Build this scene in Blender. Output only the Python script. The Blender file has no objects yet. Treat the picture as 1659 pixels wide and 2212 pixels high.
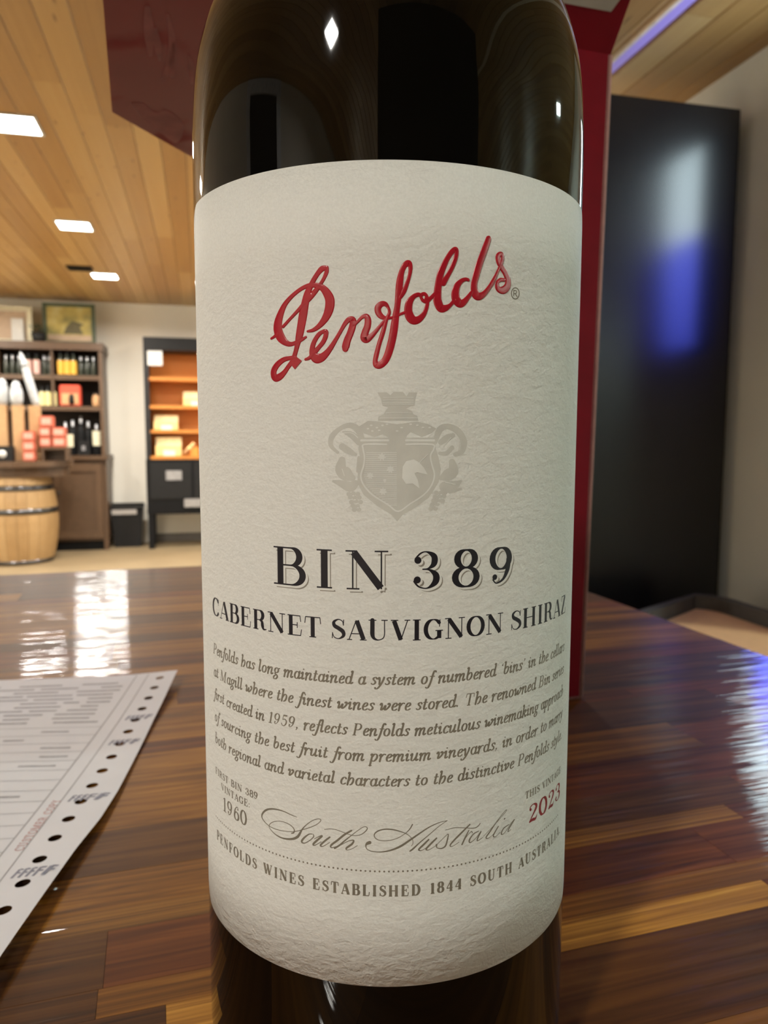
import bpy, bmesh, math, random
from mathutils import Matrix, Vector

# ---------------------------------------------------------------- camera, world, exposure
R = math.radians
T = 1.06                    # table top height
RB = .0378                  # bottle radius
YAW = R(13.7)               # direction of the room
TYAW = R(17.0)              # direction of the table
sc = bpy.context.scene
col = sc.collection
CAM = Vector((-.00056, -.15614, T + .129))
cd = bpy.data.cameras.new('camera'); cam = bpy.data.objects.new('camera', cd); col.objects.link(cam)
cam.matrix_world = Matrix.Translation(CAM) @ Matrix.Rotation(R(90) - .1024, 4, 'X') @ Matrix.Rotation(.0024, 4, 'Z')
cd.sensor_fit = 'VERTICAL'; cd.sensor_height = 36; cd.sensor_width = 27
cd.lens = 1624.8 / 2212 * 36
cd.clip_start = .005; cd.clip_end = 60
cd.dof.use_dof = True; cd.dof.focus_distance = .122; cd.dof.aperture_fstop = 36
sc.camera = cam
w = bpy.data.worlds.new('world'); sc.world = w; w.use_nodes = True
w.node_tree.nodes['Background'].inputs[0].default_value = (.02, .022, .03, 1)
w.node_tree.nodes['Background'].inputs[1].default_value = .3
vs = sc.view_settings
vs.view_transform = 'Standard'; vs.look = 'None'; vs.gamma = 1; vs.use_curve_mapping = False
vs.exposure = 0.74
LAMP_W = 25.0               # watts of each ceiling downlight

def RP(u, v, z):            # room coordinates (right, ahead, up) -> world
    return Vector((CAM.x + u * math.cos(YAW) - v * math.sin(YAW), CAM.y + u * math.sin(YAW) + v * math.cos(YAW), z))

# ---------------------------------------------------------------- materials
def nmat(name):
    m = bpy.data.materials.new(name); m.use_nodes = True
    nt = m.node_tree; b = nt.nodes['Principled BSDF']
    return m, nt, b
def N(nt, t, **kw):
    n = nt.nodes.new(t)
    for k, v in kw.items():
        if k.startswith('i_'): n.inputs[int(k[2:])].default_value = v
        else: setattr(n, k, v)
    return n
def ramp(nt, fac, stops):
    r = N(nt, 'ShaderNodeValToRGB'); e = r.color_ramp.elements
    while len(e) < len(stops): e.new(.5)
    for el, (p, c) in zip(e, stops): el.position = p; el.color = (*c, 1)
    nt.links.new(fac, r.inputs[0]); return r.outputs[0]
def plain(name, c, rough=.6, metal=0, var=.12, scale=30, bump=0, coat=0, emit=None, estr=0, trans=0):
    m, nt, b = nmat(name)
    tc = N(nt, 'ShaderNodeTexCoord'); no = N(nt, 'ShaderNodeTexNoise')
    no.inputs['Scale'].default_value = scale; no.inputs['Detail'].default_value = 4
    nt.links.new(tc.outputs['Object'], no.inputs['Vector'])
    lo = tuple(max(0, x * (1 - var)) for x in c); hi = tuple(min(1, x * (1 + var)) for x in c)
    nt.links.new(ramp(nt, no.outputs['Fac'], [(.3, lo), (.7, hi)]), b.inputs['Base Color'])
    b.inputs['Roughness'].default_value = rough; b.inputs['Metallic'].default_value = metal
    b.inputs['Coat Weight'].default_value = coat; b.inputs['Coat Roughness'].default_value = .08
    if trans: b.inputs['Transmission Weight'].default_value = trans
    if bump:
        bu = N(nt, 'ShaderNodeBump'); bu.inputs['Strength'].default_value = bump; bu.inputs['Distance'].default_value = .002
        nt.links.new(no.outputs['Fac'], bu.inputs['Height']); nt.links.new(bu.outputs[0], b.inputs['Normal'])
    if emit:
        b.inputs['Emission Color'].default_value = (*emit, 1); b.inputs['Emission Strength'].default_value = estr
    return m
def wood(name, stops, sx, sy, rough=.5, coat=0, crough=.1, perobj=.5, knots=None, spec=.5, bumpc=0, contrast=.55):
    """grain along local Y (after object scale); colour shifts from piece to piece"""
    m, nt, b = nmat(name); L = nt.links
    tc = N(nt, 'ShaderNodeTexCoord'); oi = N(nt, 'ShaderNodeObjectInfo')
    mp = N(nt, 'ShaderNodeMapping'); mp.inputs['Scale'].default_value = (sx, sy, sx)
    L.new(tc.outputs['Object'], mp.inputs['Vector'])
    no = N(nt, 'ShaderNodeTexNoise', noise_dimensions='4D'); no.inputs['Scale'].default_value = 1; no.inputs['Detail'].default_value = 5
    no.inputs['Distortion'].default_value = 1.0
    mu = N(nt, 'ShaderNodeMath', operation='MULTIPLY'); mu.inputs[1].default_value = 57
    L.new(oi.outputs['Random'], mu.inputs[0]); L.new(mu.outputs[0], no.inputs['W']); L.new(mp.outputs[0], no.inputs['Vector'])
    # random piece tone + grain
    m1 = N(nt, 'ShaderNodeMath', operation='MULTIPLY'); m1.inputs[1].default_value = perobj; L.new(oi.outputs['Random'], m1.inputs[0])
    ms = N(nt, 'ShaderNodeMath', operation='MULTIPLY_ADD'); ms.inputs[1].default_value = contrast; ms.inputs[2].default_value = .5 - contrast * .5 - perobj * .5
    L.new(no.outputs['Fac'], ms.inputs[0])
    ad = N(nt, 'ShaderNodeMath', operation='ADD'); L.new(m1.outputs[0], ad.inputs[0]); L.new(ms.outputs[0], ad.inputs[1])
    c = ramp(nt, ad.outputs[0], stops)
    if knots:
        mk = N(nt, 'ShaderNodeMapping'); mk.inputs['Scale'].default_value = knots[:3]
        L.new(tc.outputs['Object'], mk.inputs['Vector'])
        cb = N(nt, 'ShaderNodeVectorMath', operation='ADD'); L.new(mk.outputs[0], cb.inputs[0])
        cx = N(nt, 'ShaderNodeCombineXYZ'); L.new(mu.outputs[0], cx.inputs[0]); L.new(mu.outputs[0], cx.inputs[1]); L.new(cx.outputs[0], cb.inputs[1])
        vo = N(nt, 'ShaderNodeTexVoronoi'); vo.inputs['Scale'].default_value = 1; L.new(cb.outputs[0], vo.inputs['Vector'])
        kr = ramp(nt, vo.outputs['Distance'], [(.03, (.3, .22, .16)), (.12, (1, 1, 1))])
        mx = N(nt, 'ShaderNodeMix', data_type='RGBA', blend_type='MULTIPLY'); mx.inputs['Factor'].default_value = 1
        L.new(c, mx.inputs['A']); L.new(kr, mx.inputs['B']); c = mx.outputs['Result']
    L.new(c, b.inputs['Base Color'])
    b.inputs['Roughness'].default_value = rough; b.inputs['Specular IOR Level'].default_value = spec
    b.inputs['Coat Weight'].default_value = coat; b.inputs['Coat Roughness'].default_value = crough
    if bumpc:
        ge = N(nt, 'ShaderNodeNewGeometry'); n2 = N(nt, 'ShaderNodeTexNoise'); n2.inputs['Scale'].default_value = 1; n2.inputs['Detail'].default_value = 3
        ma = N(nt, 'ShaderNodeMapping'); ma.inputs['Rotation'].default_value = (0, 0, -TYAW); mb_ = N(nt, 'ShaderNodeMapping'); mb_.inputs['Scale'].default_value = (9, 260, 10)
        L.new(ge.outputs['Position'], ma.inputs['Vector']); L.new(ma.outputs[0], mb_.inputs['Vector']); L.new(mb_.outputs[0], n2.inputs['Vector'])
        bu = N(nt, 'ShaderNodeBump'); bu.inputs['Strength'].default_value = bumpc; bu.inputs['Distance'].default_value = .0006
        L.new(n2.outputs['Fac'], bu.inputs['Height']); L.new(bu.outputs[0], b.inputs['Coat Normal'])
        # worn, scratched patches in the varnish
        n3 = N(nt, 'ShaderNodeTexNoise'); n3.inputs['Scale'].default_value = 38; n3.inputs['Detail'].default_value = 8; L.new(ge.outputs['Position'], n3.inputs['Vector'])
        mr = N(nt, 'ShaderNodeMapRange'); mr.inputs['From Min'].default_value = .35; mr.inputs['From Max'].default_value = .75
        mr.inputs['To Min'].default_value = crough; mr.inputs['To Max'].default_value = crough * 2.4
        L.new(n3.outputs['Fac'], mr.inputs['Value']); L.new(mr.outputs[0], b.inputs['Coat Roughness'])
    return m

M = {}
M['glass'] = plain('dark bottle glass', (.003, .0025, .0018), .03, var=.05, scale=5)
M['glass'].node_tree.nodes['Principled BSDF'].inputs['IOR'].default_value = 1.5
def paper_label():
    m, nt, b = nmat('cream felt label paper'); L = nt.links
    tc = N(nt, 'ShaderNodeTexCoord')
    n1 = N(nt, 'ShaderNodeTexNoise'); n1.inputs['Scale'].default_value = 540; n1.inputs['Detail'].default_value = 3; n1.inputs['Distortion'].default_value = .4
    mp = N(nt, 'ShaderNodeMapping'); mp.inputs['Scale'].default_value = (.85, .85, 1.6); mp.inputs['Rotation'].default_value = (0, .5, 0)
    L.new(tc.outputs['Object'], mp.inputs['Vector']); L.new(mp.outputs[0], n1.inputs['Vector'])
    n2 = N(nt, 'ShaderNodeTexNoise'); n2.inputs['Scale'].default_value = 2600; L.new(tc.outputs['Object'], n2.inputs['Vector'])
    ad = N(nt, 'ShaderNodeMath', operation='MULTIPLY_ADD'); ad.inputs[1].default_value = .3; L.new(n2.outputs['Fac'], ad.inputs[0]); L.new(n1.outputs['Fac'], ad.inputs[2])
    bu = N(nt, 'ShaderNodeBump'); bu.inputs['Strength'].default_value = .46; bu.inputs['Distance'].default_value = .0005
    L.new(ad.outputs[0], bu.inputs['Height']); L.new(bu.outputs[0], b.inputs['Normal'])
    L.new(ramp(nt, n2.outputs['Fac'], [(.3, (.82, .83, .79)), (.7, (.88, .89, .85))]), b.inputs['Base Color'])
    b.inputs['Roughness'].default_value = .72; b.inputs['Specular IOR Level'].default_value = .3
    return m
M['label'] = paper_label()
M['red_foil'] = plain('raised red print', (.47, .014, .028), .24, var=.08, scale=300)
M['black_ink'] = plain('black print', (.012, .01, .016), .5, var=.1, scale=300)
M['grey_ink'] = plain('warm grey print', (.225, .20, .15), .6, var=.1, scale=300)
M['shadow_ink'] = plain('mid grey print', (.30, .275, .23), .6, var=.1, scale=300)
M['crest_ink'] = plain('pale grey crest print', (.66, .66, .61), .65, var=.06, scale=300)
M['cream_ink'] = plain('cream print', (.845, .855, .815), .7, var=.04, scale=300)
M['year_ink'] = plain('dark red print', (.30, .02, .025), .5, var=.1, scale=300)
M['capsule'] = plain('dark red foil capsule', (.22, .01, .015), .35, metal=.4, var=.08)
M['carton'] = plain('dark red carton board', (.20, .004, .013), .5, var=.1, scale=60)
def smudged():
    m, nt, b = nmat('smudged dark red board'); L = nt.links
    tc = N(nt, 'ShaderNodeTexCoord'); n = N(nt, 'ShaderNodeTexNoise'); n.inputs['Scale'].default_value = 24; n.inputs['Detail'].default_value = 6
    L.new(tc.outputs['Object'], n.inputs['Vector'])
    L.new(ramp(nt, n.outputs['Fac'], [(.3, (.21, .014, .018)), (.7, (.25, .02, .024))]), b.inputs['Base Color'])
    L.new(ramp(nt, n.outputs['Fac'], [(.57, (.5,) * 3), (.66, (.7,) * 3)]), b.inputs['Roughness']); b.inputs['Specular IOR Level'].default_value = .25
    return m
M['carton_smudge'] = smudged()
M['carton_inner'] = plain('grey board', (.42, .38, .33), .7, var=.08, scale=80)
M['carton_edge'] = plain('pinkish board edge', (.45, .25, .22), .8, var=.1, scale=200)
M['paper'] = plain('white form paper', (.86, .87, .93), .7, var=.02, scale=60)
M['form_line'] = plain('grey form line', (.42, .42, .45), .8, var=.05)
M['form_text'] = plain('faint grey print', (.50, .50, .54), .8, var=.12, scale=300)
M['form_mark'] = plain('bluish grey margin print', (.30, .31, .40), .8, var=.1, scale=300)
M['form_red'] = plain('faded red print', (.62, .36, .36), .8, var=.1, scale=300)
ST = [(0, (.030, .010, .003)), (.25, (.10, .036, .009)), (.5, (.22, .083, .018)), (.75, (.36, .15, .034)), (1, (.52, .26, .075))]
def stave(name, shift):
    return wood(name, [(p, tuple(x * shift[i] for i, x in enumerate(c))) for p, c in ST], 6, 2.0, rough=.5, coat=.4, crough=.035, perobj=.25, spec=.1, bumpc=.6, contrast=1.3)
M['stave_mid'] = stave('varnished brown stave', (1.15, 1.17, .68))
M['stave_dark'] = stave('varnished dark stave', (.50, .47, .36))
M['stave_red'] = stave('varnished reddish stave', (.72, .52, .36))
M['stave_gold'] = stave('varnished golden stave', (1.75, 2.0, 1.4))
M['table_frame'] = plain('dark steel frame', (.03, .028, .027), .45, metal=.6)
M['plank'] = wood('ceiling pine plank', [(0, (.29, .145, .040)), (.35, (.38, .215, .066)), (.65, (.46, .28, .095)), (1, (.53, .355, .145))], 5, 2.2, rough=.4, perobj=.6, knots=(2.0, 11.0, 1), contrast=.5)
M['wall'] = plain('off white wall paint', (.84, .795, .70), .8, var=.04, scale=1.5)
M['wall_grey'] = plain('grey wall paint', (.68, .70, .67), .8, var=.05, scale=1.5)
M['wall_dark'] = plain('dark wall paint', (.16, .14, .12), .8, var=.1, scale=2)
M['floor'] = plain('beige floor', (.215, .155, .085), .55, var=.10, scale=3)
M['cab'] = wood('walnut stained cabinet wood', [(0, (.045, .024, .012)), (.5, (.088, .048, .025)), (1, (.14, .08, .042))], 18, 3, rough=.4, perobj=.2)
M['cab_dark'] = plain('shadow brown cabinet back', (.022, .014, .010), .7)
M['black'] = plain('black lacquer', (.007, .007, .0075), .45, var=.1)
M['charcoal'] = plain('charcoal paint', (.016, .0155, .0155), .5, var=.1)
M['gloss_black'] = plain('satin black panel', (.008, .008, .0095), .27, var=.05, scale=2)
M['cedar'] = wood('orange cedar board', [(0, (.33, .10, .014)), (.5, (.52, .19, .03)), (1, (.66, .29, .06))], 3, 12, rough=.5, perobj=.3)
M['oak'] = wood('pale oak barrel stave', [(0, (.27, .155, .06)), (.5, (.38, .235, .10)), (1, (.48, .33, .165))], 9, 2, rough=.5, perobj=.4)
M['hoop'] = plain('galvanised steel hoop', (.10, .10, .105), .2, metal=.9)
M['white'] = plain('white paper', (.58, .57, .54), .7, var=.05)
M['wrap'] = plain('white wrapping film', (.40, .41, .42), .35, var=.15, scale=20)
M['kraft'] = plain('kraft cardboard', (.43, .26, .125), .75, var=.08)
M['pink'] = plain('coral pink box', (.50, .115, .062), .55, var=.08)
M['pink_pale'] = plain('pale pink print', (.62, .33, .26), .55, var=.08)
M['redbox'] = plain('scarlet carton', (.62, .075, .035), .5)
M['tan_print'] = plain('tan print', (.5, .28, .13), .6, var=.3, scale=40)
M['yellow'] = plain('amber yellow label', (.68, .36, .04), .5, var=.1)
M['lemon'] = plain('pale yellow label', (.66, .58, .28), .5, var=.1)
M['rose'] = plain('rose label', (.62, .38, .33), .5, var=.1)
M['dkgreen'] = plain('dark green glass', (.02, .024, .016), .12, var=.1)
M['silver'] = plain('silver cap', (.5, .5, .52), .3, metal=.7)
M['cream'] = plain('cream label', (.62, .58, .42), .6, var=.1)
M['gold'] = plain('gold lettered paper', (.72, .52, .22), .45, var=.25, scale=60)
M['tanseat'] = plain('tan leather', (.74, .44, .22), .5, var=.06, scale=40, bump=.1)
M['greyrail'] = plain('dark grey frame', (.065, .06, .055), .55)
M['frame_pale'] = plain('pale blue grey door frame', (.78, .82, .88), .4)
M['nightglass'] = plain('dark door glass', (.01, .013, .022), .08, var=.1, scale=2)
M['greenleaf'] = plain('dark green leaf', (.05, .07, .035), .6, var=.3)
M['lamp'] = plain('lit diffuser', (.9, .9, .9), .5, var=0, emit=(1, .93, .82), estr=14)
for k in ('black', 'charcoal'): M[k].node_tree.nodes['Principled BSDF'].inputs['Specular IOR Level'].default_value = .15
M['carton'].node_tree.nodes['Principled BSDF'].inputs['Specular IOR Level'].default_value = .15
M['smudge'] = plain('greyish smudge', (.30, .095, .09), .7, var=.25, scale=90)
M['led'] = plain('violet led strip', (.3, .25, .5), .5, var=0, emit=(.30, .22, .75), estr=.26)
M['trim'] = plain('pale channel lip', (.85, .74, .58), .5)
def screen():
    m, nt, b = nmat('lit display face'); L = nt.links
    tc = N(nt, 'ShaderNodeTexCoord'); sx = N(nt, 'ShaderNodeSeparateXYZ'); L.new(tc.outputs['Generated'], sx.inputs[0])
    c = ramp(nt, sx.outputs[2], [(.0, (.06, .08, .6)), (.45, (.13, .17, 1)), (.52, (.16, .2, 1)), (.60, (.75, .92, 1.0)), (1, (.75, .95, 1.0))])
    b.inputs['Base Color'].default_value = (.01, .01, .01, 1); b.inputs['Roughness'].default_value = .2
    L.new(c, b.inputs['Emission Color']); b.inputs['Emission Strength'].default_value = 10
    return m
M['screen'] = screen()
def painting(name, stops, scale):
    m, nt, b = nmat(name); L = nt.links
    tc = N(nt, 'ShaderNodeTexCoord'); n = N(nt, 'ShaderNodeTexNoise'); n.inputs['Scale'].default_value = scale; n.inputs['Detail'].default_value = 2
    L.new(tc.outputs['Object'], n.inputs['Vector']); L.new(ramp(nt, n.outputs['Fac'], stops), b.inputs['Base Color']); b.inputs['Roughness'].default_value = .4
    return m
M['landscape'] = painting('yellow green landscape painting', [(.3, (.16, .15, .05)), (.5, (.40, .31, .08)), (.7, (.48, .42, .2))], 6)
M['hill'] = plain('olive brown paint', (.10, .085, .035), .5, var=.2)
M['mauve'] = plain('beige picture mount', (.42, .30, .20), .6, var=.1)

# ---------------------------------------------------------------- mesh helpers
class MB:
    def __init__(s): s.v = []; s.f = []; s.smooth = []
    def add(s, vs, fs, sm=False):
        o = len(s.v); s.v += [tuple(v) for v in vs]; s.f += [tuple(i + o for i in f) for f in fs]; s.smooth += [sm] * len(fs); return s
    def box(s, x0, x1, y0, y1, z0, z1, b=0):
        if b <= 0:
            V = [(x, y, z) for z in (z0, z1) for y in (y0, y1) for x in (x0, x1)]
            return s.add(V, [(0, 2, 3, 1), (4, 5, 7, 6), (0, 1, 5, 4), (2, 6, 7, 3), (0, 4, 6, 2), (1, 3, 7, 5)])
        bm = bmesh.new(); bmesh.ops.create_cube(bm, size=1)
        for v in bm.verts: v.co = ((x0 + x1) / 2 + v.co.x * (x1 - x0), (y0 + y1) / 2 + v.co.y * (y1 - y0), (z0 + z1) / 2 + v.co.z * (z1 - z0))
        bmesh.ops.bevel(bm, geom=bm.edges[:], offset=b, segments=2, affect='EDGES')
        bm.verts.index_update()
        s.add([v.co[:] for v in bm.verts], [[v.index for v in f.verts] for f in bm.faces]); bm.free(); return s
    def lathe(s, prof, n=32, c=(0, 0), a0=0, a1=2 * math.pi, sm=True):
        full = abs(a1 - a0 - 2 * math.pi) < 1e-6; k = n if full else n + 1
        V = [(c[0] + r * math.cos(a0 + (a1 - a0) * i / n), c[1] + r * math.sin(a0 + (a1 - a0) * i / n), z) for r, z in prof for i in range(k)]
        F = []
        for j in range(len(prof) - 1):
            for i in range(n):
                a, b2 = i, (i + 1) % k
                F.append((j * k + a, j * k + b2, (j + 1) * k + b2, (j + 1) * k + a))
        return s.add(V, F, sm)
    def prism(s, poly, z0, z1):
        n = len(poly); V = [(x, y, z0) for x, y in poly] + [(x, y, z1) for x, y in poly]
        F = [tuple(range(n - 1, -1, -1)), tuple(range(n, 2 * n))] + [(i, (i + 1) % n, n + (i + 1) % n, n + i) for i in range(n)]
        return s.add(V, F)
    def tube(s, pts, r, n=10):
        pts = [Vector(p) for p in pts]; V = []; F = []
        for i, p in enumerate(pts):
            t = (pts[min(i + 1, len(pts) - 1)] - pts[max(i - 1, 0)]).normalized()
            a = t.cross(Vector((0, 0, 1)));
            if a.length < 1e-4: a = Vector((1, 0, 0))
            a.normalize(); b = t.cross(a)
            rr = r[i] if isinstance(r, (list, tuple)) else r
            V += [p + (a * math.cos(2 * math.pi * k / n) + b * math.sin(2 * math.pi * k / n)) * rr for k in range(n)]
        for i in range(len(pts) - 1):
            for k in range(n): F.append((i * n + k, i * n + (k + 1) % n, (i + 1) * n + (k + 1) % n, (i + 1) * n + k))
        F.append(tuple(range(n - 1, -1, -1))); F.append(tuple(range((len(pts) - 1) * n, len(pts) * n)))
        return s.add(V, F, True)
    def mesh(s, name):
        me = bpy.data.meshes.new(name); me.from_pydata(s.v, [], s.f); me.polygons.foreach_set('use_smooth', s.smooth); me.update(); return me
def obj(name, mb, mat, parent=None, loc=(0, 0, 0), rz=0, scale=None):
    me = mb if isinstance(mb, bpy.types.Mesh) else mb.mesh(name)
    if mat and not me.materials: me.materials.append(M[mat])
    o = bpy.data.objects.new(name, me); col.objects.link(o)
    if parent: o.parent = parent
    o.location = loc; o.rotation_euler = (0, 0, rz)
    if scale: o.scale = scale
    return o
def tag(o, label, cat, group=None):
    o['label'] = label; o['category'] = cat
    if group: o['group'] = group
    return o
def thing(name, label, cat, loc, rz=0, group=None):
    o = bpy.data.objects.new(name, None); col.objects.link(o); o.location = loc; o.rotation_euler = (0, 0, rz); o.empty_display_size = .05
    return tag(o, label, cat, group)
def struct(name, mb, mat, loc=(0, 0, 0), rz=0):
    o = obj(name, mb, mat, None, loc, rz); o['kind'] = 'structure'; return o
RO = RP(0, 0, 0)
random.seed(11)

# ---------------------------------------------------------------- room shell (room coordinates, turned by YAW)
UL, UR, UA, VB, VF, VA, HC = -2.6, 2.01, 4.7, 8.65, -7.6, 1.65, 2.58
struct('floor', MB().box(UL - .1, UA + .1, VF - .1, VB + .1, -.1, 0), 'floor', RO, YAW)
struct('wall_back', MB().box(UL - .1, UR + .1, VB, VB + .1, 0, HC + .05), 'wall', RO, YAW)
struct('wall_right', MB().box(UR, UR + .1, VA + .1, VB, 0, HC + .05), 'wall_grey', RO, YAW)
struct('wall_left', MB().box(UL - .1, UL, VF, VB, 0, HC + .05), 'wall', RO, YAW)
struct('wall_rear', MB().box(UL - .1, UA + .1, VF - .1, VF, 0, HC + .05), 'wall', RO, YAW)
struct('wall_alcove_side', MB().box(UA, UA + .1, VF, VA + .1, 0, HC + .05), 'wall_grey', RO, YAW)
struct('wall_alcove_end', MB().box(UR, UA, VA, VA + .1, 0, HC + .05), 'wall_grey', RO, YAW)
ceil = struct('ceiling', MB().box(UL - .1, UA + .1, VF - .1, VB + .1, HC + .03, HC + .1), 'cab_dark', RO, YAW)
# ceiling boards: each tongue-and-groove plank is a piece of its own
pm = MB(); c = .03
pm.add([(-.5, -.5, .5), (.5, -.5, .5), (-.5, .5, .5), (.5, .5, .5), (-.5, -.5, -.38), (.5, -.5, -.38), (-.5, .5, -.38), (.5, .5, -.38),
        (-.5 + c, -.5, -.5), (.5 - c, -.5, -.5), (-.5 + c, .5, -.5), (.5 - c, .5, -.5)],
       [(0, 1, 3, 2), (0, 2, 6, 4), (1, 5, 7, 3), (4, 6, 10, 8), (5, 9, 11, 7), (8, 10, 11, 9), (0, 4, 8, 9, 5, 1), (2, 3, 7, 11, 10, 6)])
PLANK = pm.mesh('plank')
pw = .1165; i = 0
LED0, LED1 = 1.525, 1.595
u = UL
while u < UA:
    u1 = min(u + pw, UA)
    if u < LED0 < u1: u1 = LED0
    if LED0 <= u < LED1 - 1e-6: u = LED1; continue
    vend = VB if u < UR - .001 else VA
    if u < UR - .001 < u1 - .02: pass
    v0 = VF - random.uniform(.2, 2.2)
    while v0 < vend:
        v1 = v0 + random.choice((2.2, 2.9, 3.6))
        a, b2 = max(v0, VF), min(v1, vend)
        if b2 - a > .05:
            obj('plank', PLANK, 'plank', ceil, ((u + u1) / 2, (a + b2) / 2, HC + .015), 0, (u1 - u - .0015, b2 - a - .002, .03))
        v0 = v1
    u = u1
# violet light channel let into the ceiling
ch = thing('light_channel', 'violet strip of light set into the wood ceiling above the black cabinet', 'ceiling light', RP((LED0 + LED1) / 2, 0, HC), YAW)
obj('diffuser', MB().box(-.028, .028, 1.75, 5.2, .008, .02), 'led', ch)
obj('lip', MB().box(-.050, -.037, 1.75, 5.2, -.014, .0), 'trim', ch)
obj('shadow_gap', MB().box(-.037, -.028, 1.75, 5.2, -.003, .006), 'black', ch)
obj('cover', MB().box(-.029, .034, VF, 1.75, .0, .02), 'trim', ch)
obj('cover', MB().box(-.029, .034, 5.2, VB, .0, .02), 'trim', ch)
# downlights, and fill lamps added out of view
def downlight(u, v, label, tint=(1, .965, .885)):
    d = thing('ceiling_downlight', label, 'ceiling light', RP(u, v, HC), YAW, 'square ceiling downlights')
    f = MB()
    for x0, x1, y0, y1 in ((-.112, .112, -.112, -.1), (-.112, .112, .1, .112), (-.112, -.1, -.1, .1), (.1, .112, -.1, .1)): f.box(x0, x1, y0, y1, -.008, .0)
    obj('frame', f, 'white', d)
    obj('diffuser', MB().box(-.1, .1, -.1, .1, -.006, -.001), 'lamp', d)
    l = bpy.data.lights.new('downlight', 'AREA'); l.shape = 'SQUARE'; l.size = .19; l.energy = LAMP_W; l.color = tint; l.spread = R(165)
    lo = bpy.data.objects.new('downlight_bulb', l); col.objects.link(lo); lo.parent = d; lo.location = (0, 0, -.012)
LROW = [3.84, 5.55, 7.21]
names = {3.84: 'bright square downlight nearest the camera in the left ceiling row', 5.55: 'bright square downlight, middle one of the left ceiling row', 7.21: 'bright square downlight beside the dark ceiling vent'}
for v in LROW: downlight(-.785, v, names[v])
for v, nm in zip(LROW, ('nearest the camera', 'in the middle', 'at the far end')): downlight(-2.3, v, 'square fill light ' + nm + ' of the ceiling row along the left wall')
for v, nm in zip(LROW, ('nearest the table', 'in the middle', 'at the far end')): downlight(.75, v, 'square fill light ' + nm + ' of the lamp row added out of sight behind the bottle')  # fill lamps added behind the bottle to brighten the far room
downlight(-2.2, -4.6, 'added fill light in the unseen rear ceiling near the left wall')  # unseen rear fill, added with the next two to brighten the label
downlight(-2.4, -6.9, 'added fill light in the unseen far rear corner of the ceiling')  # added fill, lights the label from far behind the camera
downlight(-1.6, -6.2, 'added fill light at the unseen rear end of the ceiling')  # another added fill lamp for the label front
downlight(-1.40, -1.28, 'square downlight in the ceiling behind the camera')
downlight(4.4, -1.6, 'added cool fill light by the far wall of the right alcove', (.78, 1, .92))  # unseen cool fill added to lift the right rim of the label
downlight(4.4, -3.4, 'added cool fill light at the rear of the right alcove', (.78, 1, .92))  # second cool fill lamp added for the label's right side
downlight(3.15, .47, 'square downlight in the ceiling of the right alcove', (.78, 1, .92))
# vent
ve = thing('ceiling_vent', 'dark slotted air vent in the wood ceiling by the far downlight', 'vent', RP(-.95, 6.91, HC), YAW)
obj('frame', MB().box(-.1, .1, -.07, .07, -.012, .0), 'charcoal', ve)
for k in range(5): obj('slat', MB().box(-.088, .088, -.055 + k * .026, -.047 + k * .026, -.02, -.012), 'black', ve)
# skirting on the back wall
sk = struct('baseboard_back', MB().box(-.5, UR, VB - .012, VB, 0, .09), 'wall_dark', RO, YAW)
sk2 = struct('baseboard_right', MB().box(UR - .012, UR, VA + .1, VB - .012, 0, .09), 'greyrail', RO, YAW)
# pale framed glass door in the left wall
dr = MB(); V0, V1, ZT = -.62, .47, 2.56
for a in ((V0, V0 + .12, 0, ZT), (V1 - .12, V1, 0, ZT), (V0 + .12, V1 - .12, ZT - .14, ZT), (V0 + .12, V1 - .12, 0, .16)): dr.box(UL, UL + .05, a[0], a[1], a[2], a[3])
d1 = struct('door_1', dr, 'frame_pale', RO, YAW)
obj('pane', MB().box(UL, UL + .02, V0 + .12, V1 - .12, .16, ZT - .14), 'nightglass', d1)
obj('handle', MB().tube([(UL + .05, V0 + .15, 1.0), (UL + .10, V0 + .15, 1.02), (UL + .10, V0 + .15, 1.28), (UL + .05, V0 + .15, 1.3)], .012), 'silver', d1)
# ---------------------------------------------------------------- table with separate staves
tb = thing('bar_table', 'varnished wooden bar table of mixed brown staves under the bottle', 'table', (0, 0, 0), TYAW)
P0, P1, Q0, Q1 = -1.05, .295, -.32, .604
TH = .04
bx = MB().box(-.5, .5, -.5, .5, -.5, .5)
SM = {k: bx.mesh('stave') for k in ('stave_mid', 'stave_dark', 'stave_red', 'stave_gold')}
def put(p0, p1, q0, q1, kind):
    # local Y of the stave mesh runs along its length
    o = obj('stave', SM[kind], kind, tb, ((p0 + p1) / 2, (q0 + q1) / 2, T - TH / 2 - random.uniform(0, .00008)), R(90), (q1 - q0 - .00010, p1 - p0 - .00010, TH))
rows = [(.1600, .1275, [(-.30, 'stave_dark'), (-.12, 'stave_mid'), (.03, 'stave_mid'), (.22, 'stave_dark')]),
        (.1275, .1010, [(-.36, 'stave_mid'), (-.14, 'stave_dark'), (-.02, 'stave_mid'), (.172, 'stave_mid')]),
        (.1010, .0755, [(-.26, 'stave_mid'), (.02, 'stave_dark'), (.21, 'stave_red')]),
        (.0755, .0575, [(-.33, 'stave_dark'), (-.09, 'stave_gold'), (.03, 'stave_mid'), (.16, 'stave_dark')]),
        (.0575, .0478, [(-.31, 'stave_mid'), (.142, 'stave_gold')]),
        (.0478, .0265, [(-.28, 'stave_mid'), (-.061, 'stave_dark'), (.12, 'stave_red')]),
        (.0265, .0170, [(-.40, 'stave_red'), (-.062, 'stave_dark'), (.19, 'stave_mid')]),
        (.0170, .0065, [(-.24, 'stave_red'), (-.047, 'stave_dark'), (.12, 'stave_gold')]),
        (.0065, -.0230, [(-.30, 'stave_mid'), (-.08, 'stave_mid'), (.13, 'stave_dark')])]
q = Q1; kinds = ['stave_mid', 'stave_mid', 'stave_mid', 'stave_dark', 'stave_red', 'stave_gold', 'stave_mid']
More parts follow.
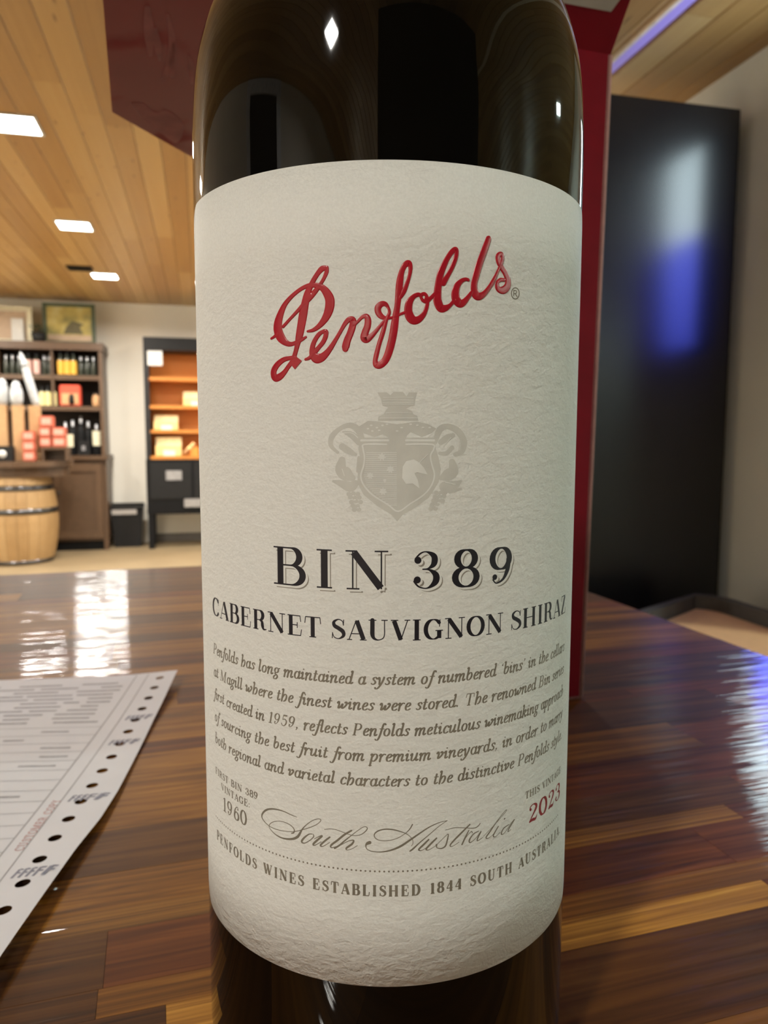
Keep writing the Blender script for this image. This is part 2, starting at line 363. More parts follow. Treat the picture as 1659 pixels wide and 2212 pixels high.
def rand_row(qa, qb, p_from=P0):
    p = p_from
    while p < P1 - 1e-6:
        pe = p + random.uniform(.16, .42)
        if pe > P1 - .07: pe = P1
        put(p, pe, qb, qa, random.choice(kinds if (p + pe) / 2 < .02 else ['stave_dark', 'stave_dark', 'stave_red', 'stave_mid'])); p = pe
while q > .1600 + 1e-6:
    qn = q - random.uniform(.018, .034)
    if qn < .1700: qn = .1600
    rand_row(q, qn); q = qn
for qa, qb, segs in rows:
    p = P0
    first = segs[0][0]
    for pe, k in segs:
        if p == P0 and pe - p > .5:
            put(p, p + .35, qb, qa, random.choice(kinds)); p += .35
        put(p, pe, qb, qa, k); p = pe
    if p < P1: put(p, P1, qb, qa, 'stave_red')
q = -.0230
while q > Q0 + 1e-6:
    qn = q - random.uniform(.02, .034)
    if qn < Q0 + .012: qn = Q0
    rand_row(q, qn); q = qn
fr = MB()
fr.box(P0 + .08, P1 - .08, Q0 + .08, Q0 + .13, T - TH - .09, T - TH); fr.box(P0 + .08, P1 - .08, Q1 - .13, Q1 - .08, T - TH - .09, T - TH)
fr.box(P0 + .08, P0 + .13, Q0 + .13, Q1 - .13, T - TH - .09, T - TH); fr.box(P1 - .13, P1 - .08, Q0 + .13, Q1 - .13, T - TH - .09, T - TH)
obj('apron', fr, 'table_frame', tb)
for x in (P0 + .08, P1 - .13):
    for y in (Q0 + .08, Q1 - .13): obj('leg', MB().box(x, x + .05, y, y + .05, 0, T - TH - .09), 'table_frame', tb)

# ---------------------------------------------------------------- the bottle
bo = thing('wine_bottle', 'dark glass wine bottle with a big cream label, front and centre on the table', 'bottle', (0, 0, T))
prof = [(.0, .004), (.018, .003), (.030, .0006), (.034, .0), (.0362, .0012), (.0374, .004), (RB, .009), (RB, .06), (RB, .12), (RB, .170), (RB, .1815), (.0376, .187), (.0371, .194),
        (.0364, .1985), (.0353, .2025), (.0338, .2062), (.0317, .2100), (.0288, .2142), (.0252, .2185), (.0215, .2230), (.0185, .2280), (.0165, .2340), (.0154, .2420), (.0149, .2550), (.0146, .2700), (.0145, .2820),
        (.0145, .283), (.0155, .2845), (.0155, .296), (.0148, .299), (.011, .300), (.0, .300)]
def dense(pr, m=4):
    out = []
    for i in range(len(pr) - 1):
        p0, p1, p2, p3 = pr[max(i - 1, 0)], pr[i], pr[i + 1], pr[min(i + 2, len(pr) - 1)]
        for k in range(m):
            t = k / m
            out.append(tuple(.5 * (2 * b + (c2 - a) * t + (2 * a - 5 * b + 4 * c2 - d) * t * t + (3 * b - a - 3 * c2 + d) * t ** 3) for a, b, c2, d in zip(p0, p1, p2, p3)))
    return out + [pr[-1]]
pr2 = prof[:8] + dense(prof[8:25], 3) + prof[25:]
obj('glass_body', MB().lathe(pr2, 160), 'glass', bo)
obj('capsule', MB().lathe([(.0155, .2400), (.0152, .2550), (.0149, .2700), (.0149, .2822), (.0159, .2842), (.0159, .2965), (.0152, .2996), (.011, .3006), (0, .3006)], 64), 'capsule', bo)

def cyl(s, z, h=0.0):       # flat label coordinates in metres -> on the bottle
    r = RB + .00012 + h
    return (r * math.sin(s / RB), -r * math.cos(s / RB), z)
# label sheet with rounded corners
S0, S1, Z0, Z1, RC = -.0467, .0490, .0362, .17025, .0042
out = []
for cx, cz, a0 in ((S1 - RC, Z1 - RC, 0), (S0 + RC, Z1 - RC, 90), (S0 + RC, Z0 + RC, 180), (S1 - RC, Z0 + RC, 270)):
    out += [(cx + RC * math.cos(R(a0 + 90 * k / 8)), cz + RC * math.sin(R(a0 + 90 * k / 8))) for k in range(9)]
def zrange(s):
    lo, hi = Z0, Z1
    for e in (S0, S1):
        d = abs(s - e)
        if d < RC: k = RC - math.sqrt(max(0, RC * RC - (RC - d) ** 2)); lo, hi = Z0 + k, Z1 - k
    return lo, hi
ss = sorted(set([S0 + (S1 - S0) * k / 120 for k in range(121)] + [S0 + RC * (1 - math.cos(R(90 * k / 8))) for k in range(9)] + [S1 - RC * (1 - math.cos(R(90 * k / 8))) for k in range(9)]))
lb = MB(); V = []
nz = 10
for s in ss:
    lo, hi = zrange(s)
    V += [cyl(s, lo, -.00012)] + [cyl(s, lo + (hi - lo) * k / nz) for k in range(nz + 1)] + [cyl(s, hi, -.00012)]
k = nz + 3
lb.add(V, [(i * k + j, (i + 1) * k + j, (i + 1) * k + j + 1, i * k + j + 1) for i in range(len(ss) - 1) for j in range(k - 1)], True)
label = obj('label', lb, 'label', bo); label['label'] = 'cream felt paper label'

# --- print: strokes laid on the label
def spline(pts, m=7):
    if len(pts) < 3:
        return [tuple(a + (b - a) * t / 4 for a, b in zip(pts[0], pts[1])) for t in range(5)]
    return dense(pts, m)
def ribbon(mb, pts, base=0., emb=0., wfun=None, mapf=cyl):
    """pts: (s, z, w) in metres"""
    n = len(pts); V = []; F = []
    pr = [(-.5, 0), (-.45, .75), (-.33, 1), (.33, 1), (.45, .75), (.5, 0)] if emb else [(-.5, 0), (.5, 0)]
    k = len(pr)
    dirs = []
    for i in range(n):
        a, b = pts[max(i - 1, 0)], pts[min(i + 1, n - 1)]
        dx, dz = b[0] - a[0], b[1] - a[1]; l = math.hypot(dx, dz) or 1e-9
        dirs.append((dx / l, dz / l))
    ext = []
    def ring(p, d, w):
        return [mapf(p[0] - d[1] * w * t, p[1] + d[0] * w * t, base + emb * h) for t, h in pr]
    rows_ = []
    w0, d0, p0 = pts[0][2], dirs[0], pts[0]
    for a in (75, 45, 20): rows_.append(((p0[0] - d0[0] * w0 / 2 * math.sin(R(a)), p0[1] - d0[1] * w0 / 2 * math.sin(R(a))), d0, w0 * math.cos(R(a))))
    for p, d in zip(pts, dirs): rows_.append((p, d, p[2]))
    w1, d1_, p1 = pts[-1][2], dirs[-1], pts[-1]
    for a in (20, 45, 75): rows_.append(((p1[0] + d1_[0] * w1 / 2 * math.sin(R(a)), p1[1] + d1_[1] * w1 / 2 * math.sin(R(a))), d1_, w1 * math.cos(R(a))))
    for r_ in rows_: V += ring(*r_)
    for i in range(len(rows_) - 1):
        for j in range(k - 1): F.append((i * k + j, i * k + j + 1, (i + 1) * k + j + 1, (i + 1) * k + j))
    mb.add(V, F, bool(emb))
def polyfill(mb, poly, base, mapf=cyl):
    from mathutils.geometry import tessellate_polygon
    tris = tessellate_polygon([[Vector((x, z, 0)) for x, z in poly]])
    # subdivide by splitting into thin columns is not needed: pieces are small
    mb.add([mapf(x, z, base) for x, z in poly], [tuple(t) for t in tris])
BRAND=[[(-959,15462,64),(-1031,15452,83),(-1099,15390,74),(-1169,15296,75),(-1229,15193,85),(-1285,15080,104),(-1327,14921,124),(-1359,14770,135),(-1392,14609,130),(-1430,14439,117),(-1462,14322,88),(-1490,14222,74),(-1528,14114,79)],[(-959,15462,64),(-960,15400,64),(-1003,15305,55),(-1062,15219,56),(-1131,15134,75),(-1230,15041,94),(-1311,14974,95)],[(-1230,15059,76),(-1394,14889,58),(-1553,14749,49),(-1718,14608,50)],[(-1280,14512,33),(-1185,14528,57),(-1076,14595,80),(-978,14708,111),(-920,14840,134),(-909,14973,138),(-957,15081,120),(-1033,15165,93),(-1130,15205,75),(-1249,15212,66),(-1391,15167,58),(-1549,15070,64),(-1680,14952,80),(-1765,14813,111),(-1818,14670,143),(-1820,14550,153),(-1765,14437,142),(-1666,14349,90),(-1569,14326,64),(-1462,14358,54),(-1378,14391,53),(-1311,14424,34)],[(-1950,14434,37),(-1890,14462,47),(-1844,14497,62)],[(-1528,14114,59),(-1614,14108,60),(-1725,14085,76),(-1839,14015,93),(-1910,13925,105),(-1912,13841,110),(-1866,13802,109),(-1785,13828,103),(-1705,13890,81),(-1627,13980,70),(-1550,14060,79),(-1507,14104,79)],[(-1320,14079,39),(-1248,14105,57),(-1167,14184,76),(-1088,14263,66),(-1019,14342,70),(-979,14431,74),(-979,14493,74),(-1028,14495,56),(-1096,14452,66),(-1166,14356,71),(-1202,14257,81),(-1198,14157,105),(-1138,14092,142),(-1050,14099,122),(-962,14169,93),(-884,14266,74),(-808,14381,60),(-732,14504,55),(-666,14610,64),(-601,14671,77),(-546,14661,90),(-546,14581,100),(-583,14466,100),(-630,14359,105),(-658,14261,110),(-663,14226,91)],[(-527,14588,52),(-466,14638,43),(-396,14705,51),(-335,14712,77),(-309,14653,94),(-318,14560,98),(-353,14467,103),(-362,14391,120),(-327,14366,103),(-266,14407,77),(-206,14466,60),(-137,14551,47),(-59,14643,43),(-8,14702,51),(18,14770,43),(5,14837,42),(-43,14896,64),(-103,14896,81),(-154,14845,93),(-150,14770,89),(-103,14711,77),(-34,14685,47),(44,14690,38),(130,14716,34),(198,14750,38),(259,14772,43)],[(-8,14702,51),(-34,14635,51),(-76,14483,64),(-136,14297,64),(-179,14127,69),(-196,14042,69),(-179,13982,95),(-127,13973,103),(-58,14025,103),(-6,14118,107),(37,14254,111),(71,14399,111),(96,14551,111),(117,14703,98),(142,14871,85),(158,15039,93),(171,15173,102),(187,15290,93),(212,15399,76),(255,15482,76),(306,15508,93),(337,15467,68),(337,15392,55),(316,15292,51),(282,15191,59),(240,15090,68),(189,15006,59)],[(500,15037,51),(456,15044,60),(387,15009,68),(327,14924,102),(310,14806,119),(337,14705,128),(398,14656,120),(476,14674,95),(555,14760,69),(598,14871,56),(606,14964,52),(588,15031,52),(552,15059,51),(509,15037,51),(509,14995,43),(544,14954,52),(597,14947,60),(641,14974,43)],[(584,14986,54),(640,14988,54),(695,15034,54),(760,15098,64)],[(853,15235,91),(937,15363,64),(1003,15490,64),(1049,15607,65),(1068,15705,65),(1048,15748,74),(990,15709,73),(924,15617,73),(860,15491,87),(805,15347,100),(778,15196,105),(765,15054,118),(771,14948,128),(819,14853,119),(895,14856,92),(971,14903,56),(1038,14978,56)],[(1266,15303,47),(1221,15309,52),(1152,15278,66),(1084,15202,93),(1056,15094,121),(1067,14997,130),(1127,14938,122),(1196,14959,94),(1265,15035,66),(1325,15110,57)],[(1613,15956,88),(1583,15873,97),(1522,15724,102),(1461,15567,106),(1412,15411,106),(1373,15266,101),(1375,15158,115),(1407,15080,125),(1470,15066,107),(1554,15117,78),(1639,15214,64),(1724,15339,60),(1789,15462,45),(1827,15539,46),(1854,15596,61),(1881,15671,61),(1874,15742,66),(1828,15746,66),(1789,15697,75),(1814,15610,76),(1879,15535,82),(1951,15452,88),(2000,15365,104),(1991,15264,115),(1921,15202,114),(1840,15195,92),(1794,15236,81),(1792,15300,61),(1848,15350,56),(1918,15357,52)]]
BRAND_POLY=[(-1485,14131),(-1382,14059),(-1509,13928),(-1562,13987),(-1626,14017),(-1571,14106)]
REGMARK=[[(2246,15179,20),(2241,15145,20),(2223,15115,20),(2196,15093,20),(2164,15083,19),(2132,15087,19),(2105,15103,19),(2087,15130,19),(2080,15163,19),(2085,15196,19),(2102,15227,19),(2128,15248,19),(2160,15258,19),(2192,15255,19),(2220,15239,20),(2239,15212,20),(2246,15179,20)],[(2127,15218,19),(2129,15130,19)],[(2127,15211,17),(2177,15214,17),(2191,15192,17),(2166,15169,17),(2128,15165,17)],[(2159,15169,17),(2199,15126,20)]]
SCRIPT=[[(-1559,6456,10),(-1683,6475,16),(-1825,6498,19),(-1973,6495,25),(-2111,6465,31),(-2224,6404,35),(-2300,6311,32),(-2293,6237,23),(-2196,6170,16),(-2070,6137,14),(-1918,6135,14),(-1758,6155,12),(-1603,6189,12),(-1440,6261,13),(-1309,6324,13),(-1193,6394,13),(-1123,6461,12),(-1117,6499,12),(-1180,6495,12),(-1282,6440,13),(-1387,6346,15),(-1454,6265,23),(-1501,6180,39),(-1549,6107,44),(-1646,6047,40),(-1774,6016,32),(-1905,6013,25),(-2040,6051,17),(-2133,6119,14),(-2124,6185,14),(-2037,6254,13),(-1901,6303,12),(-1756,6302,15),(-1658,6270,17),(-1610,6218,21),(-1624,6165,26),(-1666,6143,19)],[(-1271,6214,15),(-1336,6196,20),(-1429,6109,33),(-1469,6038,34),(-1416,6024,18),(-1324,6086,15),(-1246,6169,18),(-1252,6211,15)],[(-1233,6135,10),(-1131,6202,17),(-1093,6208,30),(-1182,6119,35),(-1253,6038,33),(-1221,6025,15),(-1107,6107,12)],[(-957,6210,29),(-1044,6130,32),(-1120,6043,32),(-1076,6032,15),(-958,6118,11)],[(-584,6369,29),(-703,6285,34),(-823,6173,34),(-933,6072,32),(-921,6031,17),(-812,6076,11)],[(-1049,6332,10),(-956,6357,12),(-859,6358,12),(-739,6330,12),(-632,6298,12),(-525,6286,12),(-420,6315,14),(-338,6386,17),(-321,6436,14),(-373,6451,12),(-478,6377,12),(-584,6284,14),(-691,6188,24),(-787,6092,29),(-872,6029,32)],[(-872,6029,22),(-751,6108,12),(-632,6182,14),(-549,6202,24),(-573,6138,34),(-668,6056,31),(-656,6023,14),(-573,6053,11),(-485,6115,10)],[(-278,6181,57),(-318,6162,50),(-343,6126,23),(-326,6067,13),(-245,6030,15),(-99,6021,18),(63,6051,28),(225,6116,37),(387,6220,33),(551,6328,27),(716,6424,20),(884,6482,14),(1021,6498,10)],[(1021,6498,10),(885,6422,12),(717,6296,14),(552,6166,20),(437,6063,30),(388,6028,23)],[(426,6490,20),(378,6407,17),(289,6326,12),(159,6254,12),(-2,6218,12),(-148,6236,13),(-205,6303,17),(-164,6372,22),(-51,6416,22),(94,6413,22),(240,6371,17),(338,6324,12),(420,6243,10),(437,6165,10),(412,6116,10)],[(701,6204,27),(618,6126,34),(536,6047,30),(586,6026,12),(702,6092,10)],[(836,6214,27),(735,6123,34),(661,6045,30),(703,6023,12),(820,6079,10)],[(820,6079,10),(990,6228,10),(1041,6255,14),(1025,6154,24),(992,6056,28),(923,6023,21),(846,6045,15),(837,6097,31)],[(1435,6359,25),(1308,6263,32),(1166,6149,32),(1079,6060,24),(1114,6028,10),(1238,6085,11)],[(988,6335,9),(1145,6351,12),(1325,6320,12),(1511,6278,15),(1587,6293,18),(1635,6335,15)],[(1418,6259,18),(1355,6150,29),(1293,6032,28)],[(1293,6040,9),(1383,6162,9),(1465,6228,14),(1484,6202,15)],[(1608,6205,15),(1504,6172,22),(1430,6083,29),(1450,6035,16),(1553,6091,11),(1657,6190,17),(1591,6083,26),(1592,6034,15),(1698,6075,9)],[(1708,6090,9),(2012,6294,10),(2186,6415,12),(2163,6430,12),(2012,6312,16),(1828,6131,27),(1759,6052,23),(1810,6030,10),(1912,6074,10)],[(2015,6187,20),(1912,6056,25),(1955,6018,12),(2061,6068,10)],[(2148,6285,28),(2157,6289,28)],[(2261,6152,14),(2137,6117,22),(2084,6035,24),(2150,6024,12),(2308,6156,15),(2390,6202,17),(2263,6080,25),(2241,6024,16),(2311,6047,8)]]
CREST_DARK=[('p',[(-433,12853),(749,12856),(760,12681),(807,12540),(846,12363),(811,12151),(649,11904),(399,11729),(239,11642),(151,11535),(62,11642),(-168,11783),(-380,11958),(-478,12151),(-469,12328),(-433,12539),(-460,12679)]),('p',[(-162,13554),(-14,13554),(38,13512),(90,13563),(230,13564),(291,13496),(326,13556),(457,13557),(432,13462),(415,13350),(353,13341),(283,13306),(371,13272),(398,13220),(460,13194),(478,13116),(-152,13114),(-144,13184),(-65,13218),(-31,13279),(4,13322),(-83,13348),(-109,13460)]),('p',[(-451,13027),(-310,13114),(-152,13106),(145,13063),(461,13108),(639,13065),(766,12996),(694,12926),(533,12864),(356,12942),(303,12890),(234,12750),(93,12733),(14,12854),(-82,12906),(-204,12863),(-380,12923)]),('s',[(-380,12784,70),(-468,12975,105),(-593,13045,88),(-755,12992,71),(-883,12869,90),(-902,12729,72),(-793,12624,54)]),('s',[(-720,12712,107),(-612,12643,106),(-504,12591,53)]),('s',[(-701,12940,36),(-557,12888,106),(-451,12783,106)]),('s',[(750,12786,71),(821,12979,107),(950,13032,90),(1120,12962,110),(1228,12803,111),(1201,12644,93),(1087,12591,73)]),('s',[(842,12786,90),(952,12856,109),(1045,12892,73)]),('s',[(825,12610,54),(936,12610,72),(1029,12698,73)]),('s',[(-720,12502,107),(-739,12360,197),(-649,12273,214),(-559,12221,107)]),('s',[(-868,12164,36),(-740,12130,108),(-595,12079,161),(-505,12134,107)]),('s',[(-451,12539,53),(-469,12328,53)]),('s',[(1031,12468,110),(1052,12326,184),(940,12256,182),(847,12222,72)]),('s',[(1189,12164,37),(1055,12094,166),(905,12079,164)]),('s',[(1190,12038,37),(999,12006,73)]),('s',[(-617,11963,72),(-610,11964,72)]),('s',[(-545,11974,71),(-538,11974,71)]),('s',[(-473,11965,71),(-466,11965,71)]),('s',[(-595,11918,72),(-588,11918,72)]),('s',[(-523,11908,71),(-516,11908,71)]),('s',[(-452,11914,71),(-445,11914,71)]),('s',[(-574,11839,72),(-567,11839,72)]),('s',[(-502,11854,71),(-495,11854,71)]),('s',[(-430,11840,71),(-423,11840,71)]),('s',[(-552,11781,72),(-545,11781,72)]),('s',[(-481,11775,71),(-473,11775,71)]),('s',[(-531,11719,72),(-524,11719,72)]),('s',[(-459,11721,71),(-452,11721,71)]),('s',[(772,11986,72),(780,11985,72)]),('s',[(846,11980,73),(854,11980,73)]),('s',[(921,11992,73),(928,11992,73)]),('s',[(751,11918,72),(758,11918,72)]),('s',[(825,11918,73),(832,11918,73)]),('s',[(899,11933,73),(906,11933,73)]),('s',[(730,11862,72),(737,11862,72)]),('s',[(803,11859,73),(811,11859,73)]),('s',[(877,11852,73),(885,11852,73)]),('s',[(708,11797,72),(716,11797,72)]),('s',[(782,11807,72),(789,11807,73)]),('s',[(687,11737,72),(694,11737,72)]),('s',[(760,11736,72),(768,11735,72)])]
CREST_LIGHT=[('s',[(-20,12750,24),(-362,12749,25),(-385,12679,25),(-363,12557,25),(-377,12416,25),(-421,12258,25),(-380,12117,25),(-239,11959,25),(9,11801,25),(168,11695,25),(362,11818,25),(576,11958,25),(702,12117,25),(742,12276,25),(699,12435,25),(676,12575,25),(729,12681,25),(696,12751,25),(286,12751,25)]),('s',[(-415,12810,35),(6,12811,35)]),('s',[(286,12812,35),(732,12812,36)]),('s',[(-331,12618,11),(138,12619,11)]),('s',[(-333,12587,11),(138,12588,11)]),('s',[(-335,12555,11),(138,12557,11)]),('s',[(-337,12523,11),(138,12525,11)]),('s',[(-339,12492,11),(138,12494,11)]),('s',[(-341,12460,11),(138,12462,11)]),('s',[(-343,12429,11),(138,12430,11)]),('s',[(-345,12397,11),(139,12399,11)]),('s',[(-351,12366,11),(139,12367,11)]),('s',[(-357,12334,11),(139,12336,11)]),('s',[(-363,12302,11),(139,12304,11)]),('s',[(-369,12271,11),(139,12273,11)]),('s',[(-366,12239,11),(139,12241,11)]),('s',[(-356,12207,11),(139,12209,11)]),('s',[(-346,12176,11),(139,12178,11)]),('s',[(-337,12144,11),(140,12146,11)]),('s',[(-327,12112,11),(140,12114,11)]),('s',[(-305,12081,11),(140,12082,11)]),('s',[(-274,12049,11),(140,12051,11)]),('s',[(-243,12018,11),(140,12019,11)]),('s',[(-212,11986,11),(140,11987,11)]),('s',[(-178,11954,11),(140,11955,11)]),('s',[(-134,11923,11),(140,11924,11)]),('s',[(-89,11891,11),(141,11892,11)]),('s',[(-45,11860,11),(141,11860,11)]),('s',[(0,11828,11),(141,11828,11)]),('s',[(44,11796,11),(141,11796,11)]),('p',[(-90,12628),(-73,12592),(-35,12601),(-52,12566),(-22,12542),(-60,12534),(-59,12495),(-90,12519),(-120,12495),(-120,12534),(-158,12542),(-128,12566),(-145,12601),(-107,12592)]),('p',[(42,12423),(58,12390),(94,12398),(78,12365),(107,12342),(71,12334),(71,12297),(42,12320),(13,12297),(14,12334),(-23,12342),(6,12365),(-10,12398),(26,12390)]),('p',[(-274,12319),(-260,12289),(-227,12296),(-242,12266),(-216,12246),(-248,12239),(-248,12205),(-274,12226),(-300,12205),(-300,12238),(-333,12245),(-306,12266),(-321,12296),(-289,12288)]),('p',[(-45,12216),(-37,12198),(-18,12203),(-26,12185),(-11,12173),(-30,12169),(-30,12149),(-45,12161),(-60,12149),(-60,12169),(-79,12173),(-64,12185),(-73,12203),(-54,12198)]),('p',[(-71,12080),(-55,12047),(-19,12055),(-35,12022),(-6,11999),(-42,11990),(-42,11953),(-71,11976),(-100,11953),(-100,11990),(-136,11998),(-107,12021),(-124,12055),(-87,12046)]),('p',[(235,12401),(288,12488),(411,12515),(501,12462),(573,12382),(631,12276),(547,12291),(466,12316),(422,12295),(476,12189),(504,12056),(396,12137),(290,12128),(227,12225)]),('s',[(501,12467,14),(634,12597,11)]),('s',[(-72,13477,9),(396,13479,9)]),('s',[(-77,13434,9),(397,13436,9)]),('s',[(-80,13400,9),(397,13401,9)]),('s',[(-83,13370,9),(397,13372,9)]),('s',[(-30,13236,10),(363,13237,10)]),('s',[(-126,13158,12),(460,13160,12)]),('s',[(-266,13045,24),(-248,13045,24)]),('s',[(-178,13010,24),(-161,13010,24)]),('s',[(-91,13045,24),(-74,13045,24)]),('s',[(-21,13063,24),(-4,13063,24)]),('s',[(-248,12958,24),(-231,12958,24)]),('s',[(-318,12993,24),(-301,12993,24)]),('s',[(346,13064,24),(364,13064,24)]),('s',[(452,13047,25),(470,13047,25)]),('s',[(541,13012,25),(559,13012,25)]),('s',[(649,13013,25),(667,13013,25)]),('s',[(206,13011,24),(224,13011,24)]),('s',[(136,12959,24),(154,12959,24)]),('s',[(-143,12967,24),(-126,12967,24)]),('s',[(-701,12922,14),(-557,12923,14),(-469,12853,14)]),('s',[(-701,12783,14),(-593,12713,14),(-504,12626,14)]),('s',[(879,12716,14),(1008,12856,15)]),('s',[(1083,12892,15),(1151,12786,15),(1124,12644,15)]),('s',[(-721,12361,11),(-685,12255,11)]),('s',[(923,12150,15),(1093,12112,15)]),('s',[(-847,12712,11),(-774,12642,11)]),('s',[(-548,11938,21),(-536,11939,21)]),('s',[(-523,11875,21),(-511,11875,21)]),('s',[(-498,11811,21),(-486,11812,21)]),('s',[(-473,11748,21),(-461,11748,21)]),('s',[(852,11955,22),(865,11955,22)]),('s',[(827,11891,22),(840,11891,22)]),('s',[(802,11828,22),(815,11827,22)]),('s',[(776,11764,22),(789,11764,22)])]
U5 = 1e-5
def strokes(name, data, mat, base, emb=0., lab=None, poly=None):
    mb = MB()
    for i, st in enumerate(data): ribbon(mb, spline([(a * U5, b * U5, c * U5 * (1.1 if emb else 1)) for a, b, c in st]), base + i * 4e-7, emb)
    if poly: polyfill_grid(mb, [(a * U5, b * U5) for a, b in poly], base + emb)
    o = obj(name, mb, mat, label)
    if lab: o['label'] = lab
    return o
strokes('registered_mark', REGMARK, 'grey_ink', .00001)
strokes('script_lettering', SCRIPT, 'grey_ink', .00001, 0, 'copperplate South Australia script')
def crest(name, data, mat, base):
    mb = MB()
    for i, (k, pts) in enumerate(data):
        b = base + i * 3e-7
        if k == 's': ribbon(mb, spline([(p[0] * U5, p[1] * U5, p[2] * U5) for p in pts], 4), b)
        else: polyfill_grid(mb, [(p[0] * U5, p[1] * U5) for p in pts], b)
    return obj(name, mb, mat, label)
def polyfill_grid(mb, poly, base):
    """fill a polygon in vertical columns so it follows the curved label"""
    xs = sorted(set([p[0] for p in poly])); x0, x1 = xs[0], xs[-1]
    n = max(2, int((x1 - x0) / .0005)); xs = sorted(set(xs + [x0 + (x1 - x0) * k / n for k in range(n + 1)]))
    def cuts(x):
        r = []
        for i in range(len(poly)):
            a, b = poly[i], poly[(i + 1) % len(poly)]
            if (a[0] <= x < b[0]) or (b[0] <= x < a[0]): r.append(a[1] + (b[1] - a[1]) * (x - a[0]) / (b[0] - a[0]))
        return sorted(r)
    for a, b in zip(xs, xs[1:]):
        if b - a < 1e-9: continue
        e = (b - a) * 1e-3
        ca, cb = cuts(a + e), cuts(b - e)
        if len(ca) != len(cb): continue
        for j in range(0, len(ca) - 1, 2):
            mb.add([cyl(a, ca[j], base), cyl(b, cb[j], base), cyl(b, cb[j + 1], base), cyl(a, ca[j + 1], base)], [(0, 1, 2, 3)])
strokes('brand_lettering', BRAND, 'red_foil', .00001, .0001, 'raised red Penfolds script', BRAND_POLY)
cr = crest('crest_print', CREST_DARK, 'crest_ink', .00001); cr['label'] = 'pale grey printed coat of arms'
crest('crest_highlights', CREST_LIGHT, 'cream_ink', .00004)

